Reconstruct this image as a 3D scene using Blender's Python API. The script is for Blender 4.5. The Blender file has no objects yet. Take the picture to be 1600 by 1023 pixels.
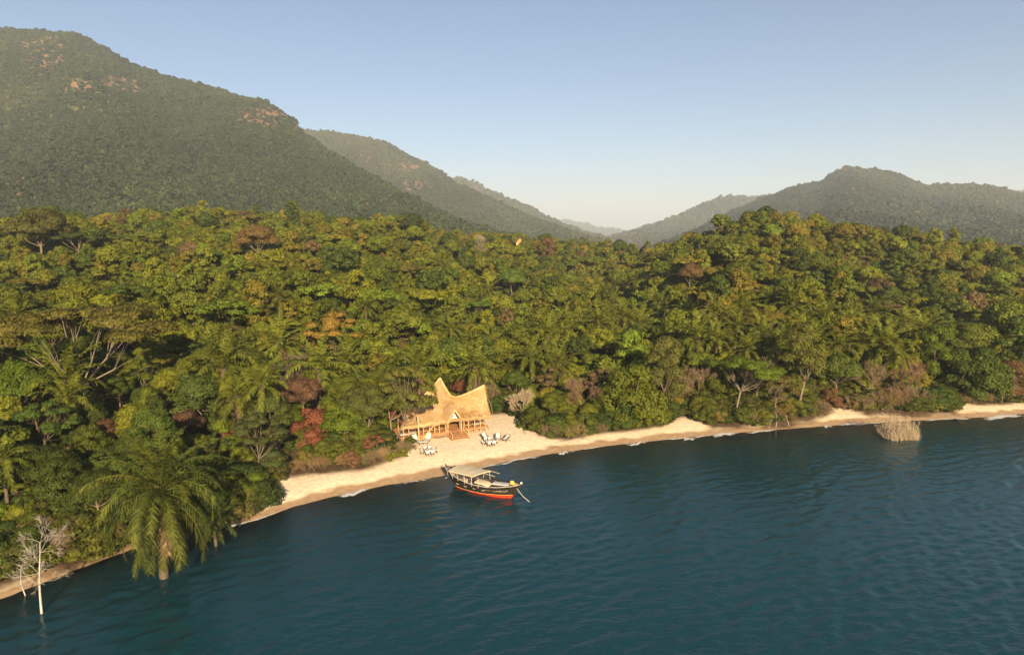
import bpy, math, random
import numpy as np
from mathutils import Vector, Matrix

random.seed(7)
RNG = np.random.default_rng(7)
R = math.radians
scene = bpy.context.scene
col = scene.collection

# ------------------------------------------------------------------ camera
CAM_H = 35.0
FPX = 1067.0                      # focal length in photograph pixels (1600 wide)
HORIZON = 368.0
PITCH = math.atan((511.5 - HORIZON) / FPX)
cam_d = bpy.data.cameras.new('camera')
cam = bpy.data.objects.new('camera', cam_d)
col.objects.link(cam)
cam.location = (0, 0, CAM_H)
cam.rotation_euler = (R(90) - PITCH, 0, 0)
cam_d.sensor_width = 36.0
cam_d.lens = 36.0 * FPX / 1600.0
cam_d.clip_start = 1.0
cam_d.clip_end = 60000.0
scene.camera = cam

# ------------------------------------------------------------------ sky, sun, exposure
SUN_EL, SUN_AZ = 20.0, 12.0       # sun behind the camera and slightly to its right
world = bpy.data.worlds.new('World')
scene.world = world
world.use_nodes = True
wn = world.node_tree.nodes
wl = world.node_tree.links
bg = wn['Background']
sky = wn.new('ShaderNodeTexSky')
sky.sky_type = 'NISHITA'
sky.sun_disc = False
sky.sun_elevation = R(SUN_EL)
sky.sun_rotation = R(180 - SUN_AZ)
sky.altitude = 700
sky.air_density = 1.0
sky.dust_density = 0.95
sky.ozone_density = 3.0
wl.new(sky.outputs[0], bg.inputs['Color'])
bg.inputs["Strength"].default_value = 0.0465

sun_d = bpy.data.lights.new('sun', 'SUN')
sun = bpy.data.objects.new('sun', sun_d)
col.objects.link(sun)
sun_d.energy = 5.0
sun_d.angle = R(0.6)
sun_d.color = (1.0, 0.78, 0.47)
sdir = Vector((math.sin(R(SUN_AZ)) * math.cos(R(SUN_EL)), -math.cos(R(SUN_AZ)) * math.cos(R(SUN_EL)), math.sin(R(SUN_EL))))
sun.rotation_euler = sdir.to_track_quat('Z', 'Y').to_euler()
sun.location = sdir * 300

scene.view_settings.view_transform = 'Standard'
scene.view_settings.look = 'None'
scene.view_settings.exposure = 1.38
scene.view_settings.gamma = 1.0
scene.render.engine = 'CYCLES'
cy = scene.cycles
cy.use_denoising = True
cy.max_bounces = 6
cy.diffuse_bounces = 3
cy.glossy_bounces = 3
cy.transmission_bounces = 4
cy.transparent_max_bounces = 8
cy.volume_bounces = 1
cy.volume_max_steps = 64

# ------------------------------------------------------------------ lens geometry helpers (pixel of the photo -> place in the world)
CP, SP = math.cos(PITCH), math.sin(PITCH)

def ray(px, py):
    xc, yc = (px - 800) / FPX, (511.5 - py) / FPX
    return np.array([xc, CP + SP * yc, -SP + CP * yc])

def at(px, py, Y):                # the point at depth Y (metres north of the camera)
    d = ray(px, py)
    t = Y / d[1]
    return np.array([d[0] * t, Y, CAM_H + d[2] * t])

def onz(px, py, z=0.0):           # the point at height z
    d = ray(px, py)
    t = (z - CAM_H) / d[2]
    return np.array([d[0] * t, d[1] * t, z])

# ------------------------------------------------------------------ numpy noise
def vnoise(x, y, seed=0):
    x = np.asarray(x, float); y = np.asarray(y, float)
    xi = np.floor(x).astype(np.int64); yi = np.floor(y).astype(np.int64)
    fx = x - xi; fy = y - yi
    fx = fx * fx * (3 - 2 * fx); fy = fy * fy * (3 - 2 * fy)
    def h(a, b):
        n = (a * 374761393 + b * 668265263 + seed * 1274126177) & 0x7fffffff
        n = ((n ^ (n >> 13)) * 1274126177) & 0x7fffffff
        return ((n ^ (n >> 16)) & 0xffff) / 65535.0
    a = h(xi, yi); b = h(xi + 1, yi); c = h(xi, yi + 1); d = h(xi + 1, yi + 1)
    return (a * (1 - fx) + b * fx) * (1 - fy) + (c * (1 - fx) + d * fx) * fy

def fbm(x, y, seed=0, octv=4):
    s = 0; a = 0.5; f = 1.0
    for k in range(octv):
        s = s + a * (vnoise(x * f, y * f, seed + k * 17) - 0.5)
        a *= 0.5; f *= 2.03
    return s

# ------------------------------------------------------------------ material helpers
def new_mat(name):
    m = bpy.data.materials.new(name)
    m.use_nodes = True
    nt = m.node_tree
    b = nt.nodes['Principled BSDF']
    return m, nt.nodes, nt.links, b

def simple(name, colr, rough=0.7, var=0.25, scale=3.0, bump=0.0, bscale=20.0, spec=0.3, stretch=(1, 1, 1)):
    m, n, l, b = new_mat(name)
    tc = n.new('ShaderNodeTexCoord')
    mp = n.new('ShaderNodeMapping')
    mp.inputs['Scale'].default_value = stretch
    l.new(tc.outputs['Object'], mp.inputs[0])
    nz = n.new('ShaderNodeTexNoise')
    nz.inputs['Scale'].default_value = scale
    nz.inputs['Detail'].default_value = 5
    l.new(mp.outputs[0], nz.inputs['Vector'])
    rp = n.new('ShaderNodeValToRGB')
    rp.color_ramp.elements[0].position = 0.3
    rp.color_ramp.elements[1].position = 0.7
    rp.color_ramp.elements[0].color = tuple(c * (1 - var) for c in colr) + (1,)
    rp.color_ramp.elements[1].color = tuple(min(1, c * (1 + var)) for c in colr) + (1,)
    l.new(nz.outputs['Fac'], rp.inputs[0])
    l.new(rp.outputs[0], b.inputs['Base Color'])
    b.inputs['Roughness'].default_value = rough
    b.inputs['Specular IOR Level'].default_value = spec
    if bump:
        n2 = n.new('ShaderNodeTexNoise')
        n2.inputs['Scale'].default_value = bscale
        l.new(mp.outputs[0], n2.inputs['Vector'])
        bp = n.new('ShaderNodeBump')
        bp.inputs['Strength'].default_value = bump
        bp.inputs['Distance'].default_value = 0.07
        l.new(n2.outputs['Fac'], bp.inputs['Height'])
        l.new(bp.outputs[0], b.inputs['Normal'])
    return m

def leaf_material(name, instanced=False, trans=0.38, rough=0.55, lo=0.5, hi=1.55):
    """leaf colour = the tree's own colour, varied from leaf to leaf and from tree to tree"""
    m, n, l, b = new_mat(name)
    oi = n.new('ShaderNodeObjectInfo')
    if instanced:
        at_ = n.new('ShaderNodeAttribute'); at_.attribute_type = 'INSTANCER'; at_.attribute_name = 'tint'
        src = at_.outputs['Color']
    else:
        src = oi.outputs['Color']
    av = n.new('ShaderNodeAttribute'); av.attribute_name = 'v'
    mr = n.new('ShaderNodeMapRange')
    mr.inputs['To Min'].default_value = lo; mr.inputs['To Max'].default_value = hi
    l.new(av.outputs['Fac'], mr.inputs['Value'])
    hs = n.new('ShaderNodeHueSaturation')
    hm = n.new('ShaderNodeMapRange')
    hm.inputs['To Min'].default_value = 0.492; hm.inputs['To Max'].default_value = 0.505
    l.new(oi.outputs['Random'], hm.inputs['Value'])
    l.new(hm.outputs[0], hs.inputs['Hue'])
    l.new(mr.outputs[0], hs.inputs['Value'])
    l.new(src, hs.inputs['Color'])
    l.new(hs.outputs[0], b.inputs['Base Color'])
    b.inputs['Roughness'].default_value = rough
    b.inputs['Specular IOR Level'].default_value = 0.14
    if trans > 0:
        tr = n.new('ShaderNodeBsdfTranslucent')
        tm = n.new('ShaderNodeMix'); tm.data_type = 'RGBA'; tm.blend_type = 'MULTIPLY'
        tm.inputs[0].default_value = 1.0
        l.new(hs.outputs[0], tm.inputs[6])
        tm.inputs[7].default_value = (1.25, 1.2, 0.6, 1)
        l.new(tm.outputs[2], tr.inputs['Color'])
        mx = n.new('ShaderNodeMixShader')
        mx.inputs[0].default_value = trans
        l.new(b.outputs[0], mx.inputs[1]); l.new(tr.outputs[0], mx.inputs[2])
        l.new(mx.outputs[0], n['Material Output'].inputs['Surface'])
    return m

M = {}
M['leaf'] = leaf_material('leaf')
M['leaf_far'] = leaf_material('leaf_of_the_wood', instanced=True)
M['crown_far'] = leaf_material('crown_of_the_hills', instanced=True, trans=0.0, rough=0.8, lo=0.7, hi=1.25)
M['twig'] = leaf_material('dry_twig', trans=0.0, rough=0.8)
M['bark'] = simple('bark', (0.16, 0.12, 0.085), 0.85, 0.35, 2.0, 0.4, 8, stretch=(3, 3, 0.6))
M['pale_bark'] = simple('pale_bark', (0.42, 0.36, 0.29), 0.8, 0.3, 1.5, 0.3, 8, stretch=(2, 2, 0.7))
M['limb_bark'] = simple('limb_bark', (0.20, 0.16, 0.12), 0.8, 0.3, 1.5, 0.3, 8, stretch=(2, 2, 0.7))
M['palm_bark'] = simple('palm_bark', (0.10, 0.075, 0.05), 0.9, 0.4, 4.0, 0.6, 6, stretch=(1, 1, 2))
M['white_paint'] = simple('white_paint', (0.72, 0.70, 0.66), 0.6, 0.1, 4)
M['white_cloth'] = simple('white_cloth', (0.50, 0.49, 0.47), 0.85, 0.08, 6, 0.3, 30)
M['cream_cloth'] = simple('cream_cloth', (0.50, 0.43, 0.31), 0.85, 0.08, 1.2, 0.3, 6)
M['dark_wood'] = simple('dark_wood', (0.055, 0.035, 0.025), 0.6, 0.4, 6, 0.3, 20, stretch=(1, 6, 1))
M['pole_wood'] = simple('pole_wood', (0.50, 0.32, 0.16), 0.75, 0.25, 3, 0.4, 12, stretch=(4, 4, 0.6))
M['plank_wood'] = simple('plank_wood', (0.42, 0.20, 0.085), 0.7, 0.3, 2.5, 0.4, 12, stretch=(0.6, 4, 4))
M['hull_black'] = simple('hull_black', (0.022, 0.018, 0.016), 0.55, 0.6, 1.6, 0.5, 7, stretch=(0.5, 1, 6))
M['hull_red'] = simple('hull_red', (0.56, 0.045, 0.018), 0.55, 0.25, 1.8, 0.3, 7, stretch=(0.6, 1, 4))
M['boat_grey'] = simple('boat_grey', (0.40, 0.34, 0.30), 0.7, 0.3, 3)
M['deck_dark'] = simple('deck_dark', (0.045, 0.036, 0.036), 0.75, 0.4, 2.0, 0.4, 9, stretch=(0.6, 5, 1))
M['cushion_maroon'] = simple('cushion_maroon', (0.12, 0.045, 0.04), 0.85, 0.3, 3)
M['rope_yellow'] = simple('rope_yellow', (0.62, 0.44, 0.12), 0.8, 0.2, 12)
M['rope_pale'] = simple('rope_pale', (0.62, 0.60, 0.52), 0.8, 0.15, 12)
M['lettering'] = simple('lettering', (0.46, 0.37, 0.25), 0.7, 0.3, 6)
M['driftwood'] = simple('driftwood', (0.16, 0.12, 0.10), 0.85, 0.35, 3, 0.4, 10)

def thatch_material():
    m, n, l, b = new_mat('thatch')
    tc = n.new('ShaderNodeTexCoord')
    mp = n.new('ShaderNodeMapping'); mp.inputs['Scale'].default_value = (9, 0.9, 1)
    l.new(tc.outputs['UV'], mp.inputs[0])
    nz = n.new('ShaderNodeTexNoise'); nz.inputs['Scale'].default_value = 12; nz.inputs['Detail'].default_value = 6
    l.new(mp.outputs[0], nz.inputs['Vector'])
    n2 = n.new('ShaderNodeTexNoise'); n2.inputs['Scale'].default_value = 0.55; n2.inputs['Detail'].default_value = 4
    l.new(tc.outputs['Object'], n2.inputs['Vector'])
    rp = n.new('ShaderNodeValToRGB')
    rp.color_ramp.elements[0].position = 0.3; rp.color_ramp.elements[0].color = (0.42, 0.27, 0.13, 1)
    rp.color_ramp.elements[1].position = 0.72; rp.color_ramp.elements[1].color = (0.68, 0.50, 0.275, 1)
    l.new(nz.outputs['Fac'], rp.inputs[0])
    r2 = n.new('ShaderNodeValToRGB')
    r2.color_ramp.elements[0].position = 0.35; r2.color_ramp.elements[0].color = (0.80, 0.70, 0.55, 1)
    r2.color_ramp.elements[1].position = 0.65; r2.color_ramp.elements[1].color = (1.0, 1.0, 1.0, 1)
    l.new(n2.outputs['Fac'], r2.inputs[0])
    mx = n.new('ShaderNodeMix'); mx.data_type = 'RGBA'; mx.blend_type = 'MULTIPLY'; mx.inputs[0].default_value = 1
    l.new(rp.outputs[0], mx.inputs[6]); l.new(r2.outputs[0], mx.inputs[7])
    l.new(mx.outputs[2], b.inputs['Base Color'])
    b.inputs['Roughness'].default_value = 0.85
    b.inputs['Specular IOR Level'].default_value = 0.2
    bp = n.new('ShaderNodeBump'); bp.inputs['Strength'].default_value = 0.8; bp.inputs['Distance'].default_value = 0.06
    l.new(nz.outputs['Fac'], bp.inputs['Height']); l.new(bp.outputs[0], b.inputs['Normal'])
    return m
M['thatch'] = thatch_material()

# ------------------------------------------------------------------ mesh helpers
def mesh_quads(name, V, mats, attr=None, normals=None, F=None):
    me = bpy.data.meshes.new(name)
    V = np.asarray(V, np.float32)
    nv = len(V)
    if F is None:
        F = np.arange(nv, dtype=np.int32).reshape(-1, 4)
    F = np.asarray(F, np.int32)
    nf, k = F.shape
    me.vertices.add(nv)
    me.vertices.foreach_set('co', V.ravel())
    me.loops.add(nf * k)
    me.loops.foreach_set('vertex_index', F.ravel())
    me.polygons.add(nf)
    me.polygons.foreach_set('loop_start', np.arange(0, nf * k, k, dtype=np.int32))
    me.update(calc_edges=True)
    me.validate()
    if attr is not None:
        for an, av in attr.items():
            a = me.attributes.new(an, 'FLOAT', 'POINT')
            a.data.foreach_set('value', np.asarray(av, np.float32))
    if normals is not None:
        me.normals_split_custom_set_from_vertices(np.asarray(normals, np.float32).tolist())
    for m in (mats if isinstance(mats, (list, tuple)) else [mats]):
        me.materials.append(m)
    return me

class MB:
    """collects boxes, tubes and sheets into one mesh"""
    def __init__(self):
        self.v = []; self.f = []
    def add(self, V, F):
        o = len(self.v)
        self.v += [tuple(map(float, p)) for p in V]
        self.f += [tuple(i + o for i in f) for f in F]
        return self
    def box(self, x0, x1, y0, y1, z0, z1):
        V = [(x, y, z) for z in (z0, z1) for y in (y0, y1) for x in (x0, x1)]
        return self.add(V, [(0, 2, 3, 1), (4, 5, 7, 6), (0, 1, 5, 4), (2, 6, 7, 3), (0, 4, 6, 2), (1, 3, 7, 5)])
    def tube(self, P, rad, n=6, cap=True):
        P = [np.asarray(p, float) for p in P]
        if not hasattr(rad, '__len__'):
            rad = [rad] * len(P)
        V = []; F = []
        for i, p in enumerate(P):
            d = P[min(i + 1, len(P) - 1)] - P[max(i - 1, 0)]
            d = d / (np.linalg.norm(d) + 1e-9)
            a = np.cross(d, (0, 0, 1.0)) if abs(d[2]) < 0.95 else np.cross(d, (1.0, 0, 0))
            a /= np.linalg.norm(a); b = np.cross(d, a)
            for k in range(n):
                t = 2 * math.pi * k / n
                V.append(p + (a * math.cos(t) + b * math.sin(t)) * rad[i])
        for i in range(len(P) - 1):
            for k in range(n):
                F.append((i * n + k, i * n + (k + 1) % n, (i + 1) * n + (k + 1) % n, (i + 1) * n + k))
        if cap:
            F.append(tuple(range(n))[::-1]); F.append(tuple((len(P) - 1) * n + k for k in range(n)))
        return self.add(V, F)
    def beam(self, a, b, w, h):
        a = np.asarray(a, float); b = np.asarray(b, float)
        d = b - a; L = np.linalg.norm(d); d = d / L
        s = np.cross(d, (0, 0, 1.0)) if abs(d[2]) < 0.95 else np.array([1.0, 0, 0])
        s /= np.linalg.norm(s); u = np.cross(s, d)
        V = [p + s * w / 2 * i + u * h / 2 * j for p in (a, b) for i, j in ((-1, -1), (1, -1), (1, 1), (-1, 1))]
        return self.add(V, [(0, 1, 2, 3), (7, 6, 5, 4), (0, 4, 5, 1), (1, 5, 6, 2), (2, 6, 7, 3), (3, 7, 4, 0)])
    def grid(self, G, flip=False):
        G = np.asarray(G, float); a, b = G.shape[:2]
        F = []
        for i in range(a - 1):
            for j in range(b - 1):
                q = (i * b + j, i * b + j + 1, (i + 1) * b + j + 1, (i + 1) * b + j)
                F.append(q[::-1] if flip else q)
        return self.add(G.reshape(-1, 3), F)
    def mesh(self, name, mat, smooth=False):
        me = bpy.data.meshes.new(name)
        me.from_pydata(self.v, [], self.f)
        me.materials.append(mat)
        me.polygons.foreach_set('use_smooth', [smooth] * len(me.polygons))
        me.update()
        return me
    def build(self, name, mat, parent=None, smooth=False):
        return link(name, self.mesh(name, mat, smooth), parent)

def link(name, data, parent=None):
    o = bpy.data.objects.new(name, data)
    col.objects.link(o)
    if parent is not None:
        o.parent = parent
    return o

def tag(o, label, cat=None, group=None, kind=None):
    o['label'] = label
    if cat: o['category'] = cat
    if group: o['group'] = group
    if kind: o['kind'] = kind
    return o

def thing(name, label, cat, loc=(0, 0, 0), rz=0.0, group=None):
    o = link(name, None)
    o.location = loc; o.rotation_euler = (0, 0, rz)
    o.empty_display_size = 0.5
    return tag(o, label, cat, group)

# ================================================================== TERRAIN
def pxline(pts, z):
    q = np.array([onz(a, b, z)[:2] for a, b in pts])
    return q

SHORE_PX = [(0, 935), (60, 912), (120, 888), (200, 858), (270, 842), (350, 824), (400, 812), (460, 790), (520, 775), (600, 758), (690, 743),
            (760, 727), (850, 710), (950, 696), (1050, 685), (1150, 676), (1250, 668), (1330, 662), (1400, 658), (1470, 655), (1540, 651), (1600, 646)]
sp = pxline(SHORE_PX, 0.0)
SX = np.concatenate([[-3000, -400, -160, -95], sp[:, 0], [150, 260, 600, 3000]])
SY = np.concatenate([[-2500, -330, -70, 5], sp[:, 1], [146, 168, 230, 600]])
VEG_PX = [(0, 908), (60, 884), (120, 874), (200, 842), (270, 828), (345, 812), (385, 800), (412, 775), (440, 744), (520, 737), (600, 724), (634, 712),
          (640, 668), (700, 655), (800, 646), (822, 664), (850, 680), (880, 684), (950, 673), (1030, 664), (1058, 652), (1085, 650), (1112, 663), (1200, 662),
          (1290, 648), (1318, 634), (1350, 644), (1440, 643), (1490, 640), (1500, 630), (1600, 627)]
vp = pxline(VEG_PX, 1.2)
VX = np.concatenate([[-3000, -400, -160, -95], vp[:, 0], [150, 260, 600, 3000]])
VY = np.concatenate([[-2490, -320, -62, 12], vp[:, 1], [156, 176, 238, 610]])

def shoreY(x): return np.interp(x, SX, SY)
def vegY(x): return np.interp(x, VX, VY)

# skyline of the wooded hills behind the beach: (pixel column, row of the tree tops, depth in metres)
RIDGE = np.array([(-600, 350, 330), (-200, 345, 330), (0, 344, 330), (100, 326, 345), (200, 331, 350), (330, 320, 360), (450, 321, 375), (560, 331, 390), (650, 339, 405),
                  (700, 354, 420), (770, 366, 440), (850, 371, 455), (950, 374, 440), (1010, 379, 400), (1060, 364, 350), (1120, 336, 325), (1190, 314, 312),
                  (1260, 326, 315), (1330, 343, 318), (1400, 352, 322), (1450, 360, 325), (1520, 374, 325), (1600, 377, 325), (1800, 372, 330), (2400, 365, 340)], float)
RG = np.array([at(a, b, d)[2] for a, b, d in RIDGE]) - 12.0

def terrain(x, y):
    x = np.asarray(x, float); y = np.asarray(y, float)
    d = (y - shoreY(x)) * 0.86
    beach = np.where(d > 0, 1.35 * (1 - np.exp(-np.maximum(d, 0) / 5.0)), np.maximum(d * 0.10, -7.0))
    yy = np.maximum(y, 40.0)
    a = np.clip(x / yy * FPX + 800, -2000, 4000)
    Rd = np.interp(a, RIDGE[:, 0], RIDGE[:, 2]); Hr = np.interp(a, RIDGE[:, 0], RG)
    v = vegY(x)
    t = (y - v) / np.maximum(Rd - v, 60)
    tt = np.clip(t, 0, 1)
    rise = (Hr - 1.3) * (0.25 * tt + 0.75 * tt ** 1.25)
    over = np.clip((y - Rd) / 260.0, 0, 1)
    rise = rise * (1 - 0.75 * over * over * (3 - 2 * over))
    bumps = fbm(x / 62.0, y / 62.0, 3, 4) * 17.0 * np.clip(t * 5, 0, 1) * np.clip((1.15 - t) * 3, 0.15, 1)
    # the gully between the valley side and the knoll, and a few smaller ones
    for ga, gw, gd in ((985, 55, 9.0), (470, 40, 5.0), (250, 45, 4.0), (720, 40, 4.0), (1420, 45, 5.0)):
        wob = ga + 60 * np.sin(y / 55.0 + ga)
        bumps = bumps - gd * np.exp(-((a - wob) / gw) ** 2) * np.clip((t - .12) * 4, 0, 1) * np.clip((1.1 - t) * 4, 0, 1)
    out = beach + np.where(t > 0, rise + bumps, 0)
    return np.maximum(out, -7.0)

def terr(x, y): return float(terrain(x, y))

def axis(fine0, fine1, step, mid, mstep, far):
    a = list(np.arange(fine0, fine1 + 0.01, step))
    s = mstep
    while a[-1] < mid[1]: a.append(a[-1] + s)
    while a[0] > mid[0]: a.insert(0, a[0] - s)
    s = mstep
    while a[-1] < far: s *= 1.5; a.append(a[-1] + s)
    s = mstep
    while a[0] > -far: s *= 1.5; a.insert(0, a[0] - s)
    return np.array(a)

gx = axis(-80, 130, 1.2, (-420, 420), 7, 16000)
gy = axis(40, 165, 1.0, (-200, 620), 7, 16000)
X, Y = np.meshgrid(gx, gy)
Z = terrain(X, Y)
near_beach = np.clip(1 - np.abs(Y - shoreY(X) - 8) / 22, 0, 1)
Z = Z + near_beach * (fbm(X / 3.2, Y / 3.2, 21, 3) * 0.22 + fbm(X / 11, Y / 11, 8, 2) * 0.25) * np.clip((Y - shoreY(X)) / 3, 0, 1)
n1, n2 = X.shape
idx = np.arange(n1 * n2).reshape(n1, n2)
F = np.stack([idx[:-1, :-1], idx[:-1, 1:], idx[1:, 1:], idx[1:, :-1]], -1).reshape(-1, 4)
edge = (Y - vegY(X)) + fbm(X / 4.0, Y / 4.0, 5, 3) * 3.0
soil = np.clip(edge / 1.2 + 0.5, 0, 1)

def ground_material():
    m, n, l, b = new_mat('ground')
    geo = n.new('ShaderNodeNewGeometry')
    at_ = n.new('ShaderNodeAttribute'); at_.attribute_name = 'soil'
    sx = n.new('ShaderNodeSeparateXYZ'); l.new(geo.outputs['Position'], sx.inputs[0])
    nz = n.new('ShaderNodeTexNoise'); nz.inputs['Scale'].default_value = 0.35; nz.inputs['Detail'].default_value = 8
    l.new(geo.outputs['Position'], nz.inputs['Vector'])
    # wetness follows the height above the lake
    ad = n.new('ShaderNodeMath'); ad.operation = 'MULTIPLY_ADD'
    l.new(nz.outputs['Fac'], ad.inputs[0]); ad.inputs[1].default_value = -0.55
    l.new(sx.outputs['Z'], ad.inputs[2])
    wet = n.new('ShaderNodeMapRange'); wet.interpolation_type = 'SMOOTHSTEP'
    wet.inputs['From Min'].default_value = 0.02; wet.inputs['From Max'].default_value = 0.22
    l.new(ad.outputs[0], wet.inputs['Value'])
    sand = n.new('ShaderNodeValToRGB')
    sand.color_ramp.elements[0].position = 0.0; sand.color_ramp.elements[0].color = (0.36, 0.245, 0.15, 1)
    sand.color_ramp.elements[1].position = 1.0; sand.color_ramp.elements[1].color = (0.80, 0.64, 0.46, 1)
    e = sand.color_ramp.elements.new(0.5); e.color = (0.64, 0.47, 0.295, 1)
    l.new(wet.outputs[0], sand.inputs[0])
    n2_ = n.new('ShaderNodeTexNoise'); n2_.inputs['Scale'].default_value = 1.4; n2_.inputs['Detail'].default_value = 6
    l.new(geo.outputs['Position'], n2_.inputs['Vector'])
    mm = n.new('ShaderNodeMapRange'); mm.inputs['From Min'].default_value = 0.3; mm.inputs['From Max'].default_value = 0.7
    mm.inputs['To Min'].default_value = 0.80; mm.inputs['To Max'].default_value = 1.08
    l.new(n2_.outputs['Fac'], mm.inputs['Value'])
    sm = n.new('ShaderNodeMix'); sm.data_type = 'RGBA'; sm.blend_type = 'MULTIPLY'; sm.inputs[0].default_value = 1
    l.new(sand.outputs[0], sm.inputs[6]); l.new(mm.outputs[0], sm.inputs[7])
    so = n.new('ShaderNodeValToRGB')
    so.color_ramp.elements[0].position = 0.3; so.color_ramp.elements[0].color = (0.045, 0.032, 0.018, 1)
    so.color_ramp.elements[1].position = 0.75; so.color_ramp.elements[1].color = (0.12, 0.075, 0.04, 1)
    l.new(n2_.outputs['Fac'], so.inputs[0])
    mx = n.new('ShaderNodeMix'); mx.data_type = 'RGBA'
    l.new(at_.outputs['Fac'], mx.inputs[0]); l.new(sm.outputs[2], mx.inputs[6]); l.new(so.outputs[0], mx.inputs[7])
    l.new(mx.outputs[2], b.inputs['Base Color'])
    b.inputs['Roughness'].default_value = 0.9
    b.inputs['Specular IOR Level'].default_value = 0.15
    bp = n.new('ShaderNodeBump'); bp.inputs['Strength'].default_value = 0.5; bp.inputs['Distance'].default_value = 0.15
    l.new(n2_.outputs['Fac'], bp.inputs['Height']); l.new(bp.outputs[0], b.inputs['Normal'])
    return m
g = link('ground', mesh_quads('ground', np.stack([X, Y, Z], -1).reshape(-1, 3), ground_material(), {'soil': soil.ravel()}, F=F))
tag(g, 'pale sand beach rising into the wooded hillside', 'ground', kind='structure')

# ------------------------------------------------------------------ lake
def water_material():
    m, n, l, b = new_mat('lake_water')
    geo = n.new('ShaderNodeNewGeometry')
    def ripples(scale, sx_, sy_, rot, detail):
        mp = n.new('ShaderNodeMapping'); mp.inputs['Rotation'].default_value = (0, 0, R(rot)); mp.inputs['Scale'].default_value = (sx_, sy_, 1)
        l.new(geo.outputs['Position'], mp.inputs[0])
        t = n.new('ShaderNodeTexNoise'); t.inputs['Scale'].default_value = scale; t.inputs['Detail'].default_value = detail
        t.inputs['Roughness'].default_value = 0.6
        l.new(mp.outputs[0], t.inputs['Vector'])
        return t.outputs['Fac']
    a = ripples(2.2, 0.6, 1.0, -24, 3)
    c = ripples(0.16, 0.30, 1.0, -34, 2)
    d = ripples(0.02, 0.6, 1.0, -20, 2)
    m1 = n.new('ShaderNodeMath'); m1.operation = 'MULTIPLY'; m1.inputs[1].default_value = 0.3
    l.new(c, m1.inputs[0])
    # gusts: rougher and calmer patches
    gm = n.new('ShaderNodeMapRange'); gm.inputs['From Min'].default_value = 0.35; gm.inputs['From Max'].default_value = 0.65
    gm.inputs['To Min'].default_value = 0.55; gm.inputs['To Max'].default_value = 1.2
    l.new(d, gm.inputs['Value'])
    m2 = n.new('ShaderNodeMath'); m2.operation = 'MULTIPLY'
    l.new(a, m2.inputs[0]); l.new(gm.outputs[0], m2.inputs[1])
    sm = n.new('ShaderNodeMath'); sm.operation = 'ADD'
    l.new(m1.outputs[0], sm.inputs[0]); l.new(m2.outputs[0], sm.inputs[1])
    bp = n.new('ShaderNodeBump'); bp.inputs['Strength'].default_value = 1.0; bp.inputs['Distance'].default_value = 0.07
    l.new(sm.outputs[0], bp.inputs['Height'])
    dep = n.new('ShaderNodeAttribute'); dep.attribute_name = 'depth'
    # murk: how much of the light the water body swallows on the way to the bed
    ex = n.new('ShaderNodeMath'); ex.operation = 'MULTIPLY'; ex.inputs[1].default_value = -1.15
    l.new(dep.outputs['Fac'], ex.inputs[0])
    e2 = n.new('ShaderNodeMath'); e2.operation = 'EXPONENT'; l.new(ex.outputs[0], e2.inputs[0])
    body = n.new('ShaderNodeBsdfDiffuse'); body.inputs['Color'].default_value = (0.004, 0.036, 0.050, 1)
    clear = n.new('ShaderNodeBsdfTransparent'); clear.inputs['Color'].default_value = (0.72, 0.80, 0.74, 1)
    mxb = n.new('ShaderNodeMixShader')
    l.new(e2.outputs[0], mxb.inputs[0]); l.new(body.outputs[0], mxb.inputs[1]); l.new(clear.outputs[0], mxb.inputs[2])
    gl = n.new('ShaderNodeBsdfGlossy'); gl.inputs['Roughness'].default_value = 0.10
    gl.inputs['Color'].default_value = (0.90, 0.97, 1.0, 1)
    l.new(bp.outputs[0], gl.inputs['Normal'])
    fr = n.new('ShaderNodeFresnel'); fr.inputs['IOR'].default_value = 1.33
    l.new(bp.outputs[0], fr.inputs['Normal'])
    ms = n.new('ShaderNodeMixShader')
    l.new(fr.outputs[0], ms.inputs[0]); l.new(mxb.outputs[0], ms.inputs[1]); l.new(gl.outputs[0], ms.inputs[2])
    l.new(ms.outputs[0], n['Material Output'].inputs['Surface'])
    return m
wx = axis(-64, 114, .32, (-300, 300), 8, 16000)
wy = axis(45, 142, .29, (-200, 200), 8, 16000)
wx = wx; wy = wy[wy < 700]
WX, WY = np.meshgrid(wx, wy)
n1, n2 = WX.shape
idx = np.arange(n1 * n2).reshape(n1, n2)
WF = np.stack([idx[:-1, :-1], idx[:-1, 1:], idx[1:, 1:], idx[1:, :-1]], -1).reshape(-1, 4)
wdepth = np.clip(-terrain(WX, WY), 0, 8)
# wind wavelets: many small trains running towards the shore, stronger in the gusts, dying in the shallows
rw = np.random.default_rng(17)
WZ = np.zeros(WX.shape)
for k in range(64):
    lam = 1.0 * 4.2 ** (rw.random() ** 1.5); th = R(121) + rw.normal() * R(32)
    WZ += lam * .0031 * np.sin((WX * math.cos(th) + WY * math.sin(th)) * 2 * math.pi / lam + rw.uniform(0, 6.28))
gust = .7 + .8 * np.clip(fbm(WX / 38 + WY / 90, WY / 26 - WX / 70, 44, 3) + .35, 0, 1)
inside = np.clip(np.minimum.reduce([WX + 66, 116 - WX, WY - 44, 146 - WY]) / 4, 0, 1)
WZ = WZ * gust * inside * np.clip(wdepth / 1.2, .08, 1)
w = link('lake', mesh_quads('lake', np.stack([WX, WY, WZ], -1).reshape(-1, 3), water_material(), {'depth': wdepth.ravel()}, F=WF))
tag(w, 'dark teal rippled lake water along the beach', 'lake', kind='structure')

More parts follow.
